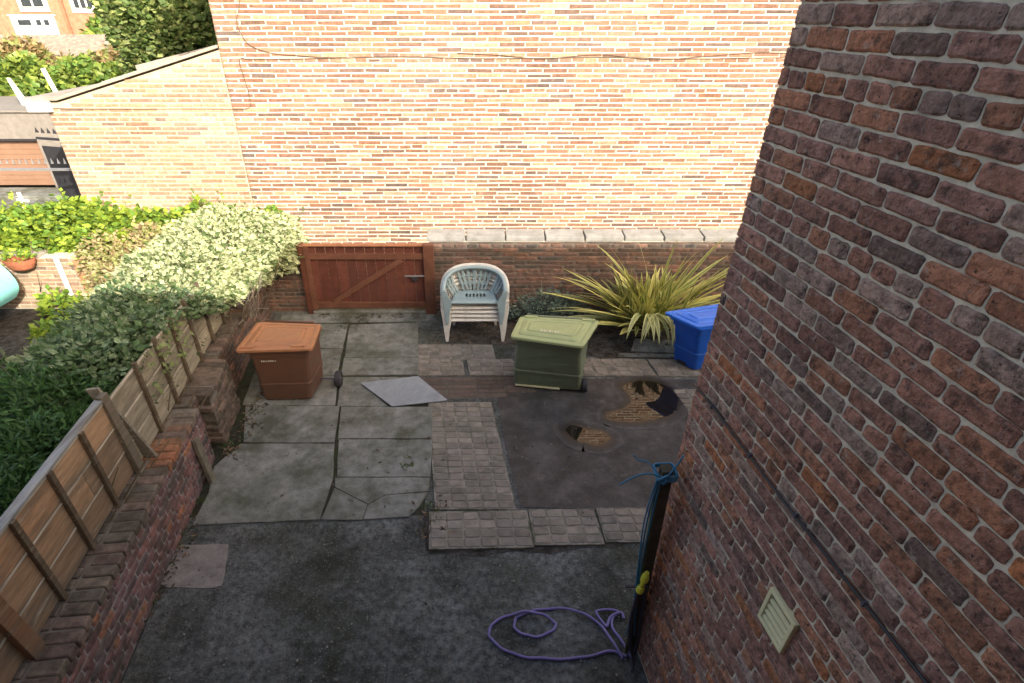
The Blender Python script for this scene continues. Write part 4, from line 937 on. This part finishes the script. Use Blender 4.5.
sm = MB(); twigs(sm, (-14.5, 20.5, 0), 2.5, 2.6, 20, (.12, .1, .06), .03)
plant('hedge', 'bright green overgrown hedge above the grey garage', 'hedge', (-14.5, 20.5, 0), foliage(cl, 420, .2, c_far, .42, .4, 1.4, -.3, .2), sm)
def c_brn(nz):
    c = var_((.30, .22, .11) if R.random() < .6 else (.22, .25, .08), .3); return c, c
cl = [((-18.6, 22.3, 2.4), 1.3, .9, 1.5), ((-17.0, 22.6, 2.5), 1.1, .9, 1.2), ((-15.6, 22.6, 2.0), 1.0, .8, 1.1), ((-14.3, 22.4, 2.1), 1.0, .8, 1.1), ((-13.2, 22.4, 2.2), .9, .8, 1.2)]
sm = MB(); twigs(sm, (-15.6, 22.5, 0), 2.5, 2.6, 20, (.2, .14, .09), .03)
plant('hedge', 'brownish seeding bushes rising behind the bright green hedge', 'hedge', (-15.6, 22.5, 0), foliage(cl, 420, .2, c_brn, .35, .5, 1.4, -.3, .2), sm)
w1 = thing('boundary_wall', 'long pale rubble stone wall beyond the far hedges', 'wall', (-16, 25, 0))
mb = MB(); mb.box((-26, 25, -.2), (-11.5, 26.2, 3.05)); mb.add([(-26, 24.9, 3.05), (-11.5, 24.9, 3.05), (-11.5, 26.4, 3.75), (-26, 26.4, 3.75), (-26, 26.6, 3.05), (-11.5, 26.6, 3.05)], [(0, 1, 2, 3), (3, 2, 5, 4), (0, 3, 4), (1, 5, 2)])
mb.build('wall', surf('rubble', (.27, .23, .185), .95, .5, 5, (.2, .17, .14), 4, .5, .62, .8, .6, 8, .05), w1)
cl = [((-17.5 + i * 1.5, 30, 3.0 + R.uniform(-.1, .2)), 1.4, 1.0, 1.2 + R.uniform(-.1, .2)) for i in range(5)]
sm = MB(); twigs(sm, (-14.5, 30, 0), 3, 3, 20, (.12, .1, .06), .04)
plant('hedge', 'clipped green hedge in front of the far red brick houses', 'hedge', (-14.5, 30, 0), foliage(cl, 260, .26, c_far, .42, .4, 1.4, -.3, .2), sm)
for nm, la, x, y, z0, z1 in (('white_sign', 'white tapered board among bushes above the garage', -13.5, 17.2, 2.2, 2.95), ('white_pole', 'slanting white pole among bushes above the garage', -12.35, 17.2, 2.1, 3.2)):
    t = thing(nm, la, nm.split('_')[1], (x, y, z0)); m = MB()
    if nm == 'white_sign': m.hexa([(x + .02, y, z0), (x + .26, y, z0), (x + .26, y + .04, z0), (x + .02, y + .04, z0), (x - .12, y, z1), (x - .02, y, z1), (x - .02, y + .04, z1), (x - .12, y + .04, z1)])
    else: m.bar((x + .12, y, z0), (x - .1, y, z1), .12, .05, up=(0, 1, 0))
    m.build('board' if nm == 'white_sign' else 'pole', M_wpaint, t, bevel=.01)
# tree behind the outbuilding
tr = thing('tree', 'dense dark green tree rising behind the outbuilding roof', 'tree', (-7.2, 14.6, 0))
mb = MB(); mb.tube([(-7.0, 14.8, 0), (-7.0, 14.8, 1.5), (-6.9, 14.8, 3), (-6.9, 14.8, 5)], [.22, .17, .13, .06], 10, (.12, .09, .06))
for i in range(14):
    a = i * 2.4; z = 1.6 + i * .22; mb.tube([(-7.0, 14.8, z), (-7.0 + .6 * math.cos(a), 14.8 + .5 * math.sin(a), z + .35), (-7.0 + 1.2 * math.cos(a), 14.8 + 1.0 * math.sin(a), z + .55)], [.07, .045, .015], 6, (.12, .09, .06))
mb.build('trunk', M_twig, tr, smooth=True)
def c_tree(nz):
    c = var_((.10, .16, .045) if R.random() < .6 else (.24, .29, .10), .4); return c, tuple(q * 1.15 for q in c)
cl = [((-7.5, 14.4, 4.3), .95, .9, .85), ((-6.7, 14.3, 4.2), .9, .8, .75), ((-6.1, 14.6, 4.6), .8, .8, .9), ((-7.0, 14.8, 5.4), 1.2, 1.0, 1.0), ((-8.1, 14.9, 4.9), .7, .8, .8), ((-7.6, 14.6, 3.4), .8, .8, .7), ((-6.4, 14.6, 3.6), .9, .8, .7), ((-6.9, 14.9, 6.2), .9, .8, .7)]
foliage(cl, 1100, .105, c_tree, .40, .6, 1.4, -1, .14, 2.2, -.35).build('crown', M_leaf, tr)
# far houses
def far_house(x0, x1, y, zt, label, wins, mat=None):
    t = thing('terraced_house', label, 'house', ((x0 + x1) / 2, y, 0), 'far red brick houses')
    m = MB(); m.box((x0, y, 0), (x1, y + 9, zt)); m.build('wall', mat or M_farbrick, t)
    m = MB(); m.add([(x0 - .3, y - .3, zt), (x1 + .3, y - .3, zt), (x1 + .3, y + 4.5, zt + 3.6), (x0 - .3, y + 4.5, zt + 3.6), (x0 - .3, y + 9.3, zt), (x1 + .3, y + 9.3, zt)], [(0, 1, 2, 3), (3, 2, 5, 4), (0, 3, 4), (1, 5, 2)]); m.build('roof', M_tile, t)
    for (xa, xb, za, zb, k) in wins:
        m = MB(); m.box((xa, y - .10, za), (xb, y - .01, zb)); w = m.build('window', M_wpaint, t)
        m = MB()
        for i in range(k):
            wd = (xb - xa - .6) / k; m.box((xa + .3 + i * wd + .1, y - .14, za + (zb - za) * .25), (xa + .3 + (i + 1) * wd - .1, y - .102, zb - .25))
        m.build('pane', M_glass, w)
    return t
far_house(-52, -39.6, 60, 8.5, 'far red brick house with broad white window above the white garage', [(-43.4, -40.6, 4.55, 6.2, 2), (-48.5, -46.0, 4.6, 6.2, 2)])
far_house(-39.4, -24, 60.4, 8.5, 'far red brick house with four-paned white window right of white garage', [(-38.7, -35.6, 4.45, 6.1, 4), (-33.4, -30.6, 4.4, 6.1, 3)])
t = thing('garage', 'small white painted garage with dark slot windows far across the road', 'garage', (-42.5, 55, 2))
mb = MB(); mb.box((-41.0, 55, 1.6), (-37.5, 55.6, 4.25)); mb.build('wall', M_wpaint, t)
mb = MB(); mb.box((-41.1, 54.9, 4.25), (-37.4, 55.7, 4.33)); mb.build('roof', M_wpaint, t)
for xa, xb in ((-40.4, -39.3), (-38.8, -38.4), (-38.1, -37.7)):
    mb = MB(); mb.box((xa, 54.94, 3.55), (xb, 54.995, 3.95)); mb.build('window', M_glass, t)

# ------------------------------------------------------------------ post, rope, hose
po = thing('timber_post', 'dark timber post leaning at the corner of the brick wing', 'post', (1.3, 2.5, 0))
mb = MB(); mb.bar((1.32, 2.52, 0), (1.228, 2.50, 2.10), .072, .072, up=(0, 1, 0)); mb.build('post', M_dark_wood, po, bevel=.006)
mb = MB(); mb.bar((1.262, 2.455, .02), (1.172, 2.45, 2.08), .03, .02, up=(0, 1, 0)); mb.build('batten', surf('green_batten', (.09, .10, .06), .85, .4, 10, bump=.3), po, bevel=.003)
ro = thing('blue_rope', 'frayed blue rope tied round the top of the leaning post', 'rope', (1.22, 2.48, 2.1))
mb = MB()
for k in range(3):
    mb.tube([(1.222 + .062 * math.copysign(min(1, abs(math.cos(t) * 1.3)), math.cos(t)), 2.498 + .062 * math.copysign(min(1, abs(math.sin(t) * 1.3)), math.sin(t)), 2.05 + k * .016 + .006 * math.sin(t + k)) for t in [i * math.pi / 10 for i in range(21)]], .007, 6)
mb.tube([(p.x, p.y, p.z) for p in cat_pts([(1.17, 2.43, 2.09), (1.10, 2.43, 2.12), (1.04, 2.44, 2.10), (.98, 2.45, 2.05), (.93, 2.46, 1.99)], 5)], .005, 6)
mb.tube([(p.x, p.y, p.z) for p in cat_pts([(1.17, 2.43, 2.09), (1.10, 2.50, 2.15), (1.05, 2.54, 2.13), (1.02, 2.56, 2.16)], 5)], .004, 6)
mb.tube([(p.x, p.y, p.z) for p in cat_pts([(1.22, 2.44, 2.09), (1.26, 2.45, 2.17), (1.30, 2.47, 2.24)], 5)], .006, 6)
for dx, r_ in ((0, .006), (.013, .005), (-.01, .005)):
    mb.tube([(p.x, p.y, p.z) for p in cat_pts([(1.16 + dx, 2.43, 2.08), (1.15 + dx * 2, 2.425, 1.7), (1.175 + dx, 2.42, 1.2), (1.215 + dx, 2.42, .7), (1.24 + dx * 3, 2.43, .3)], 5)], r_, 6)
mb.tube(cat_pts([(1.15, 2.42, 2.07), (1.17, 2.40, 2.11), (1.20, 2.41, 2.12), (1.22, 2.43, 2.07), (1.18, 2.41, 2.05), (1.15, 2.42, 2.09)], 4), .009, 6)
mb.build('rope', M_rope, ro, smooth=True)
ho = thing('garden_hose', 'purple garden hose looped loosely on the ground by the post', 'hose', (.7, 2.6, 0))
h1 = [(1.22, 2.39), (1.14, 2.58), (1.06, 2.72), (.9, 2.8), (.68, 2.84), (.48, 2.81), (.35, 2.74), (.34, 2.66), (.43, 2.6), (.55, 2.59), (.68, 2.65), (.69, 2.71), (.59, 2.77), (.42, 2.79), (.25, 2.76), (.13, 2.68), (.12, 2.59), (.21, 2.49), (.39, 2.42), (.62, 2.4), (.89, 2.41), (1.12, 2.46), (1.27, 2.42)]
h2 = [(1.30, 2.40), (1.24, 2.56), (1.20, 2.63), (1.19, 2.69), (1.22, 2.76), (1.30, 2.80), (1.31, 2.74)]
h3 = [(1.14, 2.66), (1.08, 2.77), (1.09, 2.81), (1.2, 2.82), (1.27, 2.80), (1.19, 2.75), (1.14, 2.66)]
mb = MB()
zz = [.014 + (.03 if i in (3, 12, 1, 13) else 0) for i in range(len(h1))]
mb.tube([p + Vector((.006 * math.sin(i * .7) + R.uniform(-.002, .002), .005 * math.sin(i * .9 + 1), 0)) for i, p in enumerate(cat_pts([(x, y, z) for (x, y), z in zip(h1, zz)], 6))], .0125, 8)
mb.tube(cat_pts([(x, y, .02) for x, y in h2], 6), .0125, 8); mb.tube(cat_pts([(x, y, .03) for x, y in h3], 6), .0115, 8)
mb.build('coil', M_hose, ho, smooth=True)
mb = MB(); mb.tube(cat_pts([(1.205, 2.40, .94), (1.20, 2.395, .6), (1.235, 2.39, .3), (1.285, 2.36, .08), (1.27, 2.30, .015)], 6), .014, 8)
mb.tube(cat_pts([(1.25, 2.40, 1.0), (1.28, 2.40, .6), (1.31, 2.40, .25), (1.30, 2.40, .02)], 6), .013, 8); mb.build('riser', M_hose2, ho, smooth=True)
mb = MB(); mb.loft([circ((1.115, 2.40, 0), r, (0.1, 0, 1), 12, w) for r, w in ((.014, .93), (.026, .945), (.026, 1.0), (.017, 1.01), (.017, 1.06), (.024, 1.065), (.026, 1.13), (.020, 1.145), (.016, 1.17))]); 
for w in (.955, .975, 1.08, 1.1): mb.loft([circ((1.115, 2.40, 0), .029, (0.1, 0, 1), 12, w), circ((1.115, 2.40, 0), .029, (0.1, 0, 1), 12, w + .010)])
cn = mb.build('connector', M_yellow, ho)
mb = MB(); mb.bar((1.085, 2.375, 1.04), (1.155, 2.37, 1.05), .018, .012); mb.build('tap_lever', M_tyre, cn)

# ------------------------------------------------------------------ camera, light, world
cam = bpy.data.cameras.new('camera'); co = bpy.data.objects.new('camera', cam); COL.objects.link(co); scene.camera = co
co.location = (0, 0, 4.6); co.rotation_euler = (rad(90 - 31.7), 0, 0)
cam.sensor_width = 36; cam.lens = 36 * 535 / 1024; cam.shift_x = 36 / 1024; cam.clip_end = 600; cam.clip_start = .05
SD = Vector((-.78, 1, -.635)).normalized()
sl_ = bpy.data.lights.new('sun', 'SUN'); so_ = bpy.data.objects.new('sun', sl_); COL.objects.link(so_)
sl_.energy = 2.3; sl_.angle = rad(.5); sl_.color = (1, .93, .82); so_.rotation_euler = SD.to_track_quat('-Z', 'Y').to_euler(); so_.location = (5, -8, 12)
w = bpy.data.worlds.new('World'); scene.world = w; w.use_nodes = True; nt = w.node_tree
sky = nt.nodes.new('ShaderNodeTexSky'); sky.sky_type = 'NISHITA'; sky.sun_disc = False; sky.dust_density = 5; sky.ozone_density = .2; sky.air_density = .8
sky.sun_elevation = math.asin(-SD.z); sky.sun_rotation = math.atan2(-SD.x, -SD.y)
nt.links.new(mix(nt, sky.outputs[0], (1.07, 1.0, .90), 1, 'MULTIPLY'), nt.nodes['Background'].inputs[0]); nt.nodes['Background'].inputs[1].default_value = .15
scene.view_settings.view_transform = 'Standard'; scene.view_settings.look = 'None'; scene.view_settings.exposure = 1.75; scene.view_settings.gamma = 1
scene.render.resolution_x = 1024; scene.render.resolution_y = 683
